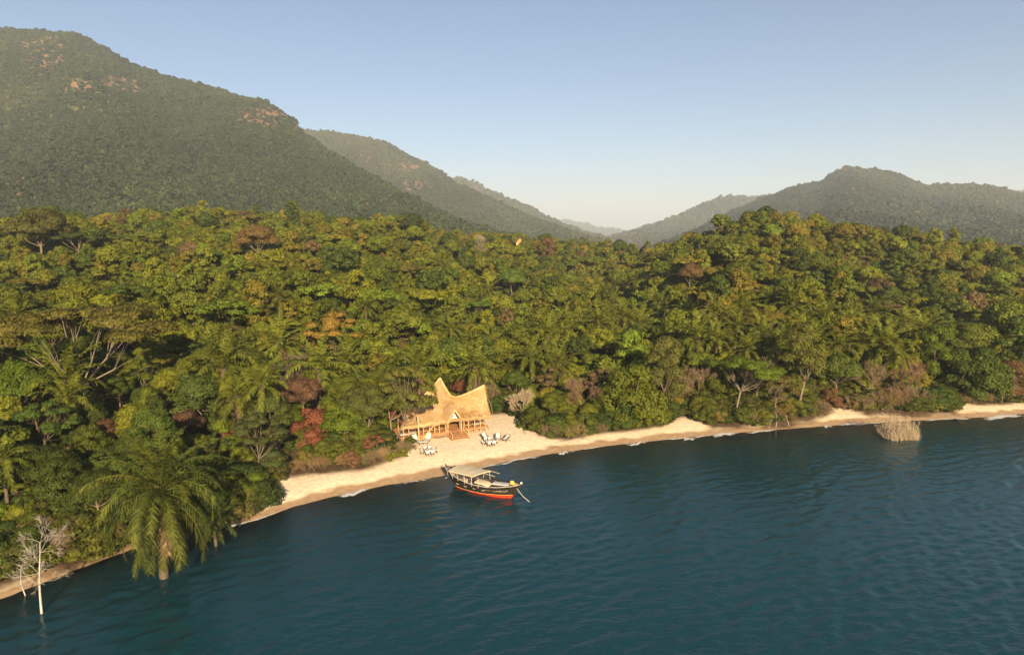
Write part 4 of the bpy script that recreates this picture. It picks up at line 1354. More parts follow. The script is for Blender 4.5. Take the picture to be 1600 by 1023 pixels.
for k in range(3):
    a = k * 2.094
    MB().tube([(.1 * math.cos(a), .1 * math.sin(a), .43), (.28 * math.cos(a), .28 * math.sin(a), 0)], .03, 5).build('leg', M['dark_wood'], st_)

def dining(px, py, rz, where, nch):
    t = thing('dining_table', f'dining table under a white cloth {where}', 'table', beach(px, py), rz)
    MB().box(-.62, .62, -.42, .42, .70, .745).build('table_top', M['dark_wood'], t)
    for x in (-.52, .52):
        for y in (-.34, .34):
            MB().box(x - .04, x + .04, y - .04, y + .04, 0, .71).build('leg', M['dark_wood'], t)
    c = MB().box(-.66, .66, -.46, .46, .747, .765)
    for s in (-1, 1):
        c.box(-.66, .66, s * .46 - .012, s * .46 + .012, .48, .765); c.box(s * .66 - .012, s * .66 + .012, -.46, .46, .48, .765)
    cl = thing('tablecloth', f'white cloth spread over the dining table {where}', 'tablecloth', beach(px, py), rz)
    c.build('cloth', M['white_cloth'], cl)
    loc = Vector(beach(px, py)); rot = Matrix.Rotation(rz, 3, 'Z')
    spots = [(-.45, -.95, 180), (.35, -.98, 180), (-1.05, .05, 90), (1.08, -.05, -90), (-.35, .92, 0), (.4, .95, 0)][:nch]
    for i, (x, y, a) in enumerate(spots):
        p = loc + rot @ Vector((x, y, 0))
        ch = thing('dining_chair', f'white dining chair with dark legs {where}', 'chair', tuple(p), rz + R(a) , f'dining chairs {where}')
        for lx in (-.2, .2):
            for ly in (-.2, .2):
                MB().box(lx - .03, lx + .03, ly - .03, ly + .03, 0, .43).build('leg', M['dark_wood'], ch)
        MB().box(-.24, .24, -.24, .24, .42, .47).build('seat', M['dark_wood'], ch)
        MB().box(-.23, .23, -.23, .23, .472, .54).build('cushion', M['white_cloth'], ch)
        MB().box(-.24, .24, .21, .26, .47, .95).build('backrest', M['white_cloth'], ch)
        MB().box(-.26, .26, .20, .27, .95, .99).build('top_rail', M['dark_wood'], ch)
    for i, (x, y) in enumerate(((-.3, .1), (.25, -.12))):
        p = loc + rot @ Vector((x, y, .768))
        gl = thing('lantern', f'small dark lantern on the cloth of the table {where}', 'lantern', tuple(p), 0, f'lanterns {where}')
        MB().tube([(0, 0, 0), (0, 0, .04), (0, 0, .17), (0, 0, .22)], [.06, .07, .07, .03], 8).build('body', M['dark_wood'], gl)
        MB().tube([(0, 0, .22), (0, 0, .27)], [.025, .012], 6).build('cap', M['boat_grey'], gl)
dining(670, 707, R(20), 'in front of the loungers', 6)
dining(765, 692, R(20), 'in front of the sling chairs', 6)

# dugout canoe drawn up below the deck
p0 = onz(677, 686.5, 1.2); p1 = onz(706.5, 681, 1.2)
can = thing('dugout_canoe', 'narrow dark dugout canoe lying on the sand below the lodge deck', 'canoe', (*(p0[:2] + p1[:2]) / 2, terr(*((p0[:2] + p1[:2]) / 2))), math.atan2(p1[1] - p0[1], p1[0] - p0[0]))
cl_ = float(np.linalg.norm(p1[:2] - p0[:2])) / 2
mb = MB(); G = []; G2 = []
for i in range(17):
    s = -1 + 2 * i / 16; w_ = .34 * max(0.02, 1 - abs(s) ** 2.6); up = .18 * abs(s) ** 3
    G.append([(s * cl_, w_ * math.sin(a), .36 + up - .36 * max(0, math.cos(a)) - 0.0) for a in np.linspace(-math.pi / 2, math.pi / 2, 9)])
    G2.append([(s * cl_ * .97, w_ * .8 * math.sin(a), .37 + up - .27 * max(0, math.cos(a))) for a in np.linspace(-math.pi / 2, math.pi / 2, 9)])
mb.grid(G, True).build('hull', M['driftwood'], can, True)
MB().grid(G2).build('inside', M['dark_wood'], can, True)
rim_ = MB()
for e in (0, -1): rim_.tube([r_[e] for r_ in G], .03, 5)
rim_.build('gunwale', M['driftwood'], can)
for s in (-.4, .4):
    MB().box(s * cl_ - .08, s * cl_ + .08, -.28, .28, .30, .34).build('thwart', M['driftwood'], can)
# ================================================================== HAND-PLACED PLANTS
DG = (0.042, 0.066, 0.014); MG = (0.066, 0.096, 0.015); OL = (0.094, 0.108, 0.016); YG = (0.135, 0.142, 0.016); BG = (0.102, 0.138, 0.013)
OC = (0.155, 0.125, 0.026); BR = (0.130, 0.080, 0.042); RB = (0.20, 0.080, 0.038); OR = (0.25, 0.175, 0.03); TW = (0.20, 0.145, 0.09); PALM = (0.130, 0.145, 0.018)

# the big palm standing in the shallows
px_, py_ = 256, 902
bp_ = onz(px_, py_, 0.0)
PH = 10.4
big = thing('palm_tree', 'large palm with long drooping fronds standing in the shallow water', 'palm tree', (bp_[0], bp_[1], -.8))
link('trunk', palm_trunk('trunk', np.random.default_rng(41), PH, .36, (.3, .1)), big)
rr = np.random.default_rng(42)
NF = 80
for k in range(NF):
    t = (k + rr.uniform(-.3, .3)) / NF
    e0 = R(84 - 152 * t ** .95 + rr.uniform(-8, 8))
    bend = R(30 + 74 * math.sin(math.pi * min(1, t + .08)) ** 1.3)
    L = 7.2 + 1.5 * t + rr.uniform(-.8, .6)
    if t > .72:                          # the old leaves hang straight down round the stem
        e0 = R(-48 - 34 * rr.random()); bend = R(24); L = 7.4 + rr.uniform(-1.2, 1.0)
    dead = t > .86
    me = frond_mesh('frond', rr, L * (.8 if dead else 1), e0, bend, 58, .105, 1.15, .45 + .95 * t, curl=rr.uniform(-.35, .35))
    f = link('dead_frond' if dead else 'frond', me, big)
    f.location = (.3, .1, PH - .15 - .5 * t)
    f.rotation_euler = (0, 0, k * 2.39996 + rr.uniform(-.3, .3))
    yel = rr.random() ** 2.2
    c = np.array((.22, .15, .08)) if dead else np.array((.084, .104, .018)) * (1 - yel * .6) + np.array((.15, .15, .025)) * yel * .6
    f.color = (*(c * rr.uniform(.6, 1.25)), 1)
    if dead: f['label'] = 'dry brown hanging frond'
claim(bp_[0], bp_[1], 4)

# small palm beside it at the water's edge
q = onz(338, 852, 0.0)
put_palm(q[0], q[1], 3.2, .62, 3, (.06, .085, .02), 'low young palm at the water edge beside the large drooping palm', z=-.3)
claim(q[0], q[1], 2)

# palms in the wood: centre of the crown in the photo, width of the crown in pixels
PALMS = [(14, 560, 95), (96, 598, 130), (352, 572, 115), (372, 618, 80), (440, 537, 90), (496, 575, 105), (543, 566, 105), (655, 575, 90), (742, 590, 80), (857, 527, 100), (889, 512, 85), (935, 505, 60), (975, 495, 55), (1003, 505, 62),
         (1028, 472, 52), (1091, 528, 84), (1075, 492, 60), (1115, 488, 62), (1160, 482, 60), (1150, 512, 55), (1214, 542, 70), (1192, 520, 64), (1240, 478, 60), (1275, 535, 84), (1312, 545, 66), (1368, 488, 58), (1352, 540, 90), (1385, 540, 90), (1440, 520, 80),
         (1205, 470, 50), (1290, 500, 60), (1415, 505, 56), (434, 466, 58), (25, 492, 60), (232, 470, 40), (830, 560, 70), (873, 570, 70), (1005, 440, 46), (960, 447, 42), (100, 625, 90), (5, 720, 90), (1330, 505, 55), (1255, 520, 60), (705, 515, 48), (570, 480, 46), (1120, 530, 60), (765, 455, 40), (405, 600, 80), (1400, 560, 60), (1165, 545, 60)]
LAND = []      # things that can be found in the picture, to say where a tree stands
def landmark(short, x, y): LAND.append((short, x, y))
def rel(x, y):
    short, lx, ly = min(LAND, key=lambda q: (q[1] - x) ** 2 + (q[2] - y) ** 2)
    d = math.hypot(x - lx, y - ly)
    w_ = 'beside' if abs(y - ly) < 5 and d < 16 else 'just uphill of' if y > ly and d < 20 else 'just below' if y <= ly and d < 20 else 'well uphill of' if y > ly else 'well below'
    return w_ + ' the ' + short
for (a, b_, hc, short) in ((520, 533, 8, 'orange-leaved tree'), (535, 668, 6, 'bright rounded tree'), (38, 608, 8, 'vivid green clumped tree'), (130, 520, 8, 'wide flat-topped tree'), (1152, 588, 8, 'bright spreading tree'), (1520, 580, 7, 'big dome-crowned tree'), (1200, 505, 8, 'yellow flat-crowned tree'),
        (801, 440, 7, 'lime green tree'), (990, 633, 6, 'bright leafy beach tree'), (300, 628, 6, 'broad rounded green tree'), (403, 378, 7, 'brownish slope tree'), (1250, 590, 8, 'hanging-leaved tree'), (482, 655, 5, 'rust-red bush'), (1385, 540, 8, 'crowded palm pair'), (857, 527, 8, 'tall lone palm'), (640, 423, 8, 'pale umbrella tree'), (1360, 620, 4, 'leaning dead pole'), (1418, 632, .3, 'round brown leafless tree'), (1565, 628, .3, 'low leafless far tree'), (903, 655, .3, 'brown leafless tree'), (1092, 640, .3, 'grey leafless path tree'), (1180, 645, .3, 'tall leafless tree'), (1210, 630, 5, 'thin yellowing tree'), (1462, 555, 7, 'light green upright tree'), (380, 775, 2, 'shrub spilling to the waterline'), (366, 676, 4, 'orange-red bush'), (610, 640, 7, 'tree over the lodge roof'), (1075, 655, 1, 'sandy beach path'), (72, 668, 7, 'slender-stemmed tree')):
    landmark(short, *place(a, b_, hc, 2.0))
landmark('thatched lodge', *lp(LEN / 2, 5, 0)[:2]); landmark('large drooping palm', bp_[0], bp_[1]); landmark('pale leafless beach tree', *place(823, 668, .3)); landmark('white dead tree', *onz(65, 958, 0)[:2])
pal_n = 0
for k, (a, b_, wpx) in enumerate(PALMS):
    h = 7.5 + (k * 37 % 10) * .25
    x, y = place(a, b_, h, 2.0)
    s = float(np.clip(wpx / 2 / pxscale(y) / 4.3, .6, 1.45))
    if not clear_of(x, y, 1.0): 
        y += 2
    fr = y < 135 and k < 40
    cc = np.array(PALM) * np.random.default_rng(k).uniform(.8, 1.25)
    lab = ('large' if s > 1.0 else 'medium' if s > .8 else 'small') + ' feathery palm ' + rel(x, y)
    put_palm(x, y, h, s, 700 + k, cc, lab, lab.replace('palm', 'palms', 1), fr)
    claim(x, y, 2.0 * s); sight.append((a, b_, wpx * .3, y))

# trees that stand out: (px, py of crown centre, crown width px, style, variant, colour, label)
FEATURE = [
 (520, 528, 92, 'loose', 0, OR, 'spreading tree covered in orange leaves among the palms'),
 (538, 668, 88, 'mound', 1, BG, 'bright green rounded tree beside the red-brown bushes on the beach'),
 (38, 608, 110, 'round', 0, (.085, .125, .012), 'vivid green tree with clumped leaves beside the big forest palm'),
 (72, 668, 96, 'loose', 1, (.07, .11, .02), 'slender-stemmed tree with an airy green crown behind the white dead tree'),
 (130, 520, 240, 'flat', 1, (.12, .105, .022), 'wide flat-topped tree with bare pale limbs above the big forest palm'),
 (1152, 588, 118, 'flat', 2, BG, 'bright green spreading tree above the beach path'),
 (1520, 585, 108, 'mound', 3, (.076, .10, .014), 'big dark green dome-crowned tree by the far end of the beach'),
 (1200, 505, 84, 'flat', 0, (.17, .14, .02), 'yellow flat-crowned tree over the palm grove'),
 (1462, 555, 66, 'tall', 0, BG, 'light green upright tree beside the big dome-crowned tree'),
 (1500, 540, 90, 'round', 4, (.11, .13, .02), 'yellow-green rounded tree standing over the big dome-crowned tree'),
 (801, 440, 46, 'round', 2, (.12, .17, .025), 'lime green tree shining out of the middle of the forest slope'),
 (745, 480, 46, 'flat', 1, (.10, .15, .02), 'lime green flat-topped tree on the middle slope'),
 (990, 640, 116, 'mound', 0, (.118, .142, .016), 'bright green leafy tree overhanging the beach beyond the lodge'),
 (1040, 610, 80, 'tall', 1, (.11, .11, .025), 'vine-draped yellow-green tree next to the beach path'),
 (300, 628, 110, 'mound', 0, (.075, .105, .02), 'broad rounded green tree behind the large drooping palm'),
 (640, 423, 44, 'flat', 2, (.13, .12, .03), 'pale olive umbrella tree with a dark stem on the middle slope'),
 (570, 640, 90, 'round', 4, (.09, .10, .022), 'olive tree beside the tree leaning over the lodge'),
 (60, 352, 90, 'round', 2, (.10, .10, .025), 'broad olive dome tree on the ridge below the mountain'),
 (118, 335, 60, 'flat', 0, (.06, .085, .02), 'dark flat-topped tree sticking out of the ridge skyline'),
 (403, 378, 64, 'round', 3, (.17, .115, .04), 'brownish dry-leaved tree high on the slope'),
 (645, 350, 40, 'round', 1, (.05, .07, .018), 'dark round tree on the ridge skyline'),
 (460, 590, 70, 'loose', 0, (.09, .11, .022), 'airy green tree between the slope palms'),
 (445, 560, 60, 'flat', 1, (.075, .11, .025), 'small flat-topped tree with white limbs by the slope palms'),
 (1250, 590, 90, 'tall', 2, (.125, .125, .022), 'yellow-green tree with hanging foliage behind the far beach'),
 (1310, 600, 70, 'round', 2, (.10, .13, .022), 'light green rounded tree above the leaning dead pole'),
 (1210, 630, 70, 'loose', 1, (.12, .105, .025), 'thin yellowing tree at the back of the far beach'),
 (400, 690, 100, 'loose', 2, (.065, .075, .022), 'grey-green loose bush over the bright shoreline shrub'),
 (420, 655, 90, 'mound', 2, (.085, .10, .022), 'green mounded tree between the rust-coloured bushes'),
]
def feature(a, b_, wpx, st, i, colr, lab, name='tree', group=None):
    r0, h0 = SPEC[st][0], SPEC[st][1]
    s = 1.0
    for _ in range(4):
        x, y = place(a, b_, h0 * (.9 if st != 'mound' else .55) * s, .6 + r0 * s * .35)
        s = float(np.clip(wpx / 2 / pxscale(y) / (r0 * 1.05), .3, 2.6))
    o = put_tree(st, i, x, y, s, random.uniform(0, 6.28), colr, lab, group, name=name)
    claim(x, y, r0 * s * .75); sight.append((a, b_, wpx / 2, y))
    return o
for f in FEATURE: feature(*f)

for (a, b_, s, i, st, cc, lab) in ((617, 697, 1.12, 2, 'loose', (.115, .115, .020), 'yellow-green leafy tree leaning over the lodge roof'), (612, 692, .95, 1, 'round', (.095, .105, .02), 'full olive tree at the tree-covered end of the lodge')):
    q = onz(a, b_, 1.3)
    o_ = put_tree(st, i, q[0], q[1], s, a * .7, cc, lab, None, sz={617: 1.3, 672: .92}.get(a, s))
    if a == 617: o_.rotation_euler = (R(2), R(20), 1.0); o_.rotation_mode = 'ZYX'; o_.rotation_euler = (0, R(14), R(25))
    claim(q[0], q[1], 2.5)
# rust-coloured and dry bushes
DRY = [(486, 668, 78, 'mound', 0, RB, 'rust-red dry-leaved bush beside the bright green rounded tree'),
       (470, 618, 70, 'round', 2, (.14, .08, .048), 'dull red bush above the rust-red bush'),
       (366, 676, 44, 'mound', 1, (.19, .075, .035), 'small deep orange-red bush behind the shoreline shrub'),
       (292, 663, 56, 'round', 4, (.13, .075, .045), 'reddish brown dry bush behind the large drooping palm'),
       (170, 675, 48, 'round', 1, (.13, .07, .04), 'brown dry bush with pale broken stems behind the large palm'),
       (628, 655, 44, 'loose', 0, (.21, .08, .035), 'red-leaved bush at the end of the lodge roof'),
       (716, 607, 36, 'round', 1, (.15, .06, .035), 'dark rust-coloured crown rising behind the lodge roof'),
       (548, 728, 34, 'mound', 3, (.17, .10, .05), 'low dry brown bush at the edge of the sand'),
       (585, 700, 40, 'loose', 1, (.18, .085, .04), 'dry orange-brown bush under the trees left of the loungers'),
       (1300, 625, 40, 'mound', 0, (.19, .10, .05), 'dry tan bush above the red earth bank'),
       (1580, 600, 60, 'round', 3, (.16, .10, .04), 'brown-leaved bush at the far end of the beach'),
       (940, 600, 56, 'loose', 1, (.16, .115, .05), 'pale brown thin-leaved bush behind the bright leafy tree'),
       (1080, 430, 44, 'round', 0, (.16, .095, .045), 'brown dry tree on the side of the knoll'),
       (855, 395, 30, 'tall', 1, (.16, .095, .045), 'brown withered tree under the saddle of the ridge')]
for f in DRY: feature(*f, name='dry_bush')

# bare trees and leafless thickets: (px, py of the base, height px, kind, variant, label)
BARES = [(770, 655, 52, 'tree', 0, TW, 'bare pinkish tree standing right beside the lodge roof'),
         (823, 668, 50, 'tree', 1, (.40, .30, .22), 'pale leafless tree on the edge of the sand'),
         (903, 655, 62, 'tree', 2, (.22, .14, .09), 'brown leafless tree among the bushes past the sling chairs'),
         (1092, 640, 62, 'tree', 3, (.24, .17, .10), 'grey leafless tree by the beach path'),
         (1180, 645, 76, 'tree', 0, (.24, .17, .10), 'tall leafless tree at the foot of the bright spreading tree'),
         (1418, 632, 62, 'tree', 1, (.22, .13, .075), 'round brown leafless tree beside the green beach bush'),
         (1360, 632, 58, 'tree', 2, (.22, .16, .09), 'leafless tangle behind the leaning dead pole'),
         (1565, 628, 44, 'tree', 3, (.21, .15, .09), 'low leafless tree at the far end of the beach'),
         (460, 625, 66, 'tree', 1, (.17, .12, .09), 'leafless grey tree over the rust-red bush'),
         (205, 560, 60, 'tree', 2, (.24, .17, .12), 'leafless pinkish tree under the wide flat-topped tree'),
         (745, 405, 34, 'tree', 3, (.30, .24, .17), 'pale dead tree on the upper slope'),
         (660, 700, 0, None, 0, None, '')]
for (a, b_, hpx, kind, i, colr, lab) in BARES:
    if kind is None: continue
    x, y = place(a, b_, .3, .3)
    s = hpx / pxscale(y) / 8.6
    put_bare(kind, i, x, y, s, random.uniform(0, 6.28), colr, lab, None)
    claim(x, y, 1.2); sight.append((a, b_ - hpx * .5, hpx * .3, y))

THICK = [(480, 735, 26), (505, 730, 24), (575, 724, 26), (600, 718, 26), (622, 708, 24), (455, 738, 22), (860, 680, 30), (900, 684, 30), (1170, 660, 26), (1205, 658, 28), (1275, 648, 28), (1340, 642, 32), (1375, 640, 42), (1400, 640, 44),
         (1430, 640, 44), (1500, 636, 24), (1530, 632, 28), (1590, 626, 34), (935, 676, 20), (75, 868, 60), (110, 860, 60), (40, 872, 50), (150, 850, 50), (20, 885, 44), (175, 842, 40), (540, 728, 24), (636, 706, 20)]
for k, (a, b_, hpx) in enumerate(THICK):
    x, y = place(a, b_, .1, .3)
    s = hpx / pxscale(y) / 4.6
    cc = [(.22, .155, .085), (.23, .14, .07), (.19, .145, .08), (.27, .19, .10)][k % 4]
    lab = ('tall' if s > .85 else 'low' if s < .6 else 'dense') + ' leafless ' + ['tan', 'reddish', 'grey-brown', 'straw-brown'][k % 4] + ' thicket ' + rel(x, y); grp = lab.replace('thicket', 'thickets')
    put_bare('shrub', k % 4, x, y, s, random.uniform(0, 6.28), cc, lab, grp, name='bare_thicket')
    claim(x, y, .7)

# green shrubs lining the sand
SHR = [(380, 775, 60, BG), (350, 785, 56, MG), (405, 752, 50, (.07, .10, .02)), (330, 800, 44, DG), (365, 745, 56, DG), (425, 728, 50, (.06, .08, .025)), (560, 712, 30, OL), (612, 712, 22, YG), (628, 706, 20, YG), (505, 705, 40, OL), (475, 718, 34, OC),
       (845, 668, 40, OL), (868, 665, 46, MG), (890, 672, 40, YG), (915, 668, 38, OL), (840, 650, 44, OL), (950, 660, 40, MG), (975, 655, 46, (.08, .12, .02)), (1005, 652, 44, YG), (1030, 650, 40, YG), (1045, 640, 40, MG), (1090, 640, 38, YG), (1105, 650, 34, OL), (1125, 655, 30, OC), (1160, 648, 36, OL),
       (1195, 648, 34, YG), (1225, 646, 36, OC), (1240, 636, 40, YG), (1265, 636, 38, OL), (1300, 640, 30, OC), (1340, 632, 34, OL), (1385, 628, 34, OC), (1455, 622, 50, (.07, .10, .022)), (1475, 630, 44, (.08, .12, .02)), (1440, 636, 34, OL), (1490, 634, 30, OL), (1545, 618, 30, DG), (1600, 615, 40, OC),
       (10, 835, 60, DG), (50, 840, 60, MG), (95, 835, 60, OL), (140, 835, 50, OC), (15, 870, 40, OL), (200, 825, 50, OL), (260, 800, 60, DG), (300, 810, 50, DG), (90, 862, 34, OC), (805, 640, 36, OL), (785, 632, 40, MG), (765, 622, 40, OL), (748, 664, 20, (.13, .15, .025)), (880, 640, 50, YG), (930, 640, 50, OL), (640, 690, 26, OL), (600, 690, 40, OC), (520, 690, 40, MG)]
for k, (a, b_, wpx, cc) in enumerate(SHR):
    s = 1.0
    for _ in range(3):
        x, y = place(a, b_, 3.0 * s, .4 + (2.6 if a > 820 else 1.2) * s)
        s = float(np.clip(wpx / 2 / pxscale(y) / 3.8, .2, 1.2))
    cn_ = {DG: 'dark green', MG: 'mid green', OL: 'olive', YG: 'yellow-green', OC: 'ochre', BG: 'bright green'}.get(cc, 'fresh green')
    lab = ('large ' if s > .62 else 'small ' if s < .42 else '') + cn_ + ' leafy shrub ' + rel(x, y); grp = lab.replace('shrub', 'shrubs')
    cj = np.array(cc) * np.random.default_rng(900 + k).uniform(.85, 1.2)
    put_tree('mound', k % 4, x, y, s, random.uniform(0, 6.28), cj, lab, grp, sz=s * np.random.default_rng(k).uniform(.7, 1.0), name='shrub')
    claim(x, y, 2.2 * s)

# white dead tree in the water, with a broken stump beside it
def drowned(name, px, py, hpx, seed, label, lev=3, lean=0.05, r=.11):
    q = onz(px, py, 0.0)
    rr = np.random.default_rng(seed)
    H = hpx / pxscale(q[1])
    t = thing(name, label, 'tree', (q[0], q[1], 0))
    P = [np.array([lean * z * H + .12 * math.sin(z * 5 + seed), .05 * math.sin(z * 7), -1 + z * (H + 1)]) for z in np.linspace(0, 1, 9)]
    MB().tube(P, list(np.linspace(r * 1.2, r * .25, 9)), 8).build('trunk', M['drift_white'], t, True)
    segs = []
    for k in range(4, 9):
        for j in range(4):
            d = rand_dirs(1, rr)[0]; d[2] = abs(d[2]) * .4 + .25; d /= np.linalg.norm(d)
            bare_segments(rr, P[k], d, H * rr.uniform(.08, .19), r * .24, lev - 1, segs, .6, .05)
    c = link('branches', seg_mesh('branches', segs, M['twig'], 3, .009), t); c.color = (.34, .30, .26, 1); c['kind'] = 'stuff'
    claim(q[0], q[1], 1)
M['drift_white'] = simple('bleached_wood', (.43, .39, .34), .8, .2, 2, .3, 9, stretch=(2, 2, .6))
drowned('dead_tree', 65, 958, 125, 3, 'bleached white dead tree standing in the dark water')
drowned('dead_tree', 40, 930, 48, 8, 'small broken dead sapling in the shallows by the bank', 2, -.1, .07)
drowned('dead_sapling', 1212, 669, 26, 5, 'thin dead sapling standing in the shallows off the far beach', 1, .0, .05)
drowned('dead_sapling', 1234, 667, 20, 6, 'forked dead stick in the shallows off the far beach', 1, -.3, .05)
drowned('dead_sapling', 1201, 671, 14, 9, 'low tangle of dead twigs in the shallows off the far beach', 2, .2, .04)

# half-drowned straw-coloured bush
q = onz(1406, 684, 0.0); SCB = 1 / pxscale(q[1])
db = thing('drowned_bush', 'straw-coloured leafless bush standing alone in the lake', 'bush', (q[0], q[1], 0))
rr = np.random.default_rng(55)
for cx, wd, hh in ((-13, 13, 40), (11, 17, 38)):
    segs = []
    for k in range(340):
        a = rr.uniform(0, 6.28); qd = math.sqrt(rr.random())
        p = np.array([(cx + math.cos(a) * qd * wd) * SCB, math.sin(a) * qd * 1.7, -.3])
        d = np.array([-.10 + .16 * math.cos(a) * qd, .15 * math.sin(a) * qd, 1.0]) + rr.normal(size=3) * .16
        H = hh * SCB * (1.0 - .75 * qd ** 2) * rr.uniform(.55, 1.1)
        if k % 4 == 0:
            qd = rr.uniform(.85, 1.15); p = np.array([(cx + math.cos(a) * qd * wd) * SCB, math.sin(a) * qd * 1.7, -.2]); H = hh * SCB * rr.uniform(.2, .55)
        for j in range(4):
            d = d / np.linalg.norm(d); e = p + d * H / 4
            segs.append((p, e, .03 - .005 * j, .026 - .005 * j))
            if j >= 0:
                for z in range(3):
                    dd = d + rand_dirs(1, rr)[0] * .9; dd /= np.linalg.norm(dd)
                    segs.append((e, e + dd * H * .13, .016, .010))
            p = e; d = d + rr.normal(size=3) * .12
    c = link('twigs', seg_mesh('twigs', segs, M['twig'], 3, .012), db); c.color = (.40, .32, .22, 1)
# leaning dead pole, and driftwood on the sand
x, y = place(1380, 641, .05)
a0 = np.array([x, y, terr(x, y) - .1]); b0 = at(1357, 614, y + 1.0)
tag(MB().tube([a0, (a0 + b0) / 2 + np.array([.05, 0, .08]), b0], [.12, .09, .06], 7).build('dead_pole', M['drift_white'], None, True), 'pale bare pole leaning out of the thicket onto the sand', 'pole')
for (a, b_, a2, b2, lab) in ((1511, 643, 1523, 642, 'dark driftwood log lying on the far sand'), (1493, 645, 1502, 652, 'weathered log with weeds on the far beach slope'), (1592, 638, 1604, 643, 'grey driftwood trunk near the far water edge'), (757, 660, 764, 672, 'thin dark stick standing in the sand beside the lodge'), (812, 662, 821, 678, 'thin dark stick lying on the sand below the pale leafless tree')):
    p = onz(a, b_, 1.2); r_ = onz(a2, b2, 1.2)
    p[2] = terr(p[0], p[1]) + .08; r_[2] = terr(r_[0], r_[1]) + .08
    mid = (p + r_) / 2 + np.array([.03, 0, .05])
    tag(MB().tube([p, mid, r_], [.10, .09, .05] if 'log' in lab or 'trunk' in lab else [.03, .045, .04], 7).build('driftwood', M['driftwood'], None, True), lab, 'driftwood')

# ================================================================== THE WOOD
def in_lodge(x, y):
    p = np.array([x, y, 0]) - DECK_L * np.array([1, 1, 0])
    u, v = p @ LU, p @ LV
    return -2.5 < u < LEN + 3 and -6 < v < 12
def pick(rr, t, a, top):
    """style and colour of a forest tree from where it grows"""
    w = rr.random()
    st = 'round' if w < .44 else 'mound' if w < .72 else 'flat' if w < .80 else 'tall' if w < .93 else 'loose'
    c = rr.random()
    dry = np.clip(.10 + .35 * t + (.14 if a > 1050 else 0), 0, .6)
    if c < dry * .42: k = 'ochre'
    elif c < dry * .42 + .22 + .2 * t: k = 'yellow-green'
    elif c < .80: k = 'olive green'
    elif c < .93: k = 'deep green'
    else: k = 'bright green'
    if rr.random() < .016: k = 'dry brown'
    return st, k
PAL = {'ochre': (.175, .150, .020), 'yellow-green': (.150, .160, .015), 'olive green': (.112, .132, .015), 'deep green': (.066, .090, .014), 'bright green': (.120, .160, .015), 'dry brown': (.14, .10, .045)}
SHAPE = {'round': 'round-crowned', 'mound': 'creeper-draped', 'flat': 'flat-topped', 'tall': 'upright', 'loose': 'thin-crowned'}
rr = np.random.default_rng(2024)
grid = {}
pts = []
def ok(x, y, r):
    gx_, gy_ = int(x // 8), int(y // 8)
    for i in range(-1, 2):
        for j in range(-1, 2):
            for (a, b_, c_) in grid.get((gx_ + i, gy_ + j), ()):
                if (x - a) ** 2 + (y - b_) ** 2 < (.56 * (r + c_)) ** 2: return False
    return True
for n in range(36000):
    y = 62 + 440 * rr.random() ** .9; a = rr.uniform(-140, 1740); x = (a - 800) / FPX * y
    v = float(vegY(x))
    if y < v + 2.2: continue
    Rd = float(np.interp(a, RIDGE[:, 0], RIDGE[:, 2]))
    if y > Rd + 45 or in_lodge(x, y): continue
    t = (y - v) / (Rd - v)
    s = float(np.clip(rr.lognormal(-.2, .38), .36, 1.55)) * (.64 if y < v + 7 else .84 if y < v + 45 else .74)
    st, k = pick(rr, t, a, y)
    if y < v + 16 and rr.random() < .7: st = 'mound'
    if a < 330 and y < 120 and rr.random() < .65: k = 'deep green'  # shadow over the near left wood, put into the leaf colour
    r = SPEC[st][0] * s * .8
    ty_ = 511.5 - FPX * ((y * SP + (terr(x, y) + (SPEC[st][1] + SPEC[st][0] * .5) * s - CAM_H) * CP) / (y * CP - (terr(x, y) + SPEC[st][1] * s - CAM_H) * SP))
    if any(y < sy_ and abs(a - sa_) < sw_ + r * FPX / y * .7 and ty_ < sb_ + sw_ * .5 for (sa_, sb_, sw_, sy_) in sight): continue
    if not ok(x, y, r) or not clear_of(x, y, r, .62): continue
    grid.setdefault((int(x // 8), int(y // 8)), []).append((x, y, r))
    pts.append((x, y, s, st, k, t, a))
# the trees that show largest are individuals, the rest is one mass
pts.sort(key=lambda p: p[1])
IND = 0; rest = []
for (x, y, s, st, k, t, a) in pts:
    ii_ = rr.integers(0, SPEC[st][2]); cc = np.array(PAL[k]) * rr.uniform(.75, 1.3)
    zs = s * rr.uniform(.85, 1.2)
    if -15 < a < 1615 and IND < 285:
        where = rel(x, y); big_ = 'large ' if s > .9 else '' if s > .65 else 'small '
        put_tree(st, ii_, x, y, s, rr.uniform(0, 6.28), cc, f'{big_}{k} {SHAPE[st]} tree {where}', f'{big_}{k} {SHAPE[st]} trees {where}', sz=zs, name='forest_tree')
        IND += 1
    else:
        rest.append((x, y, s, zs, st, ii_, cc))

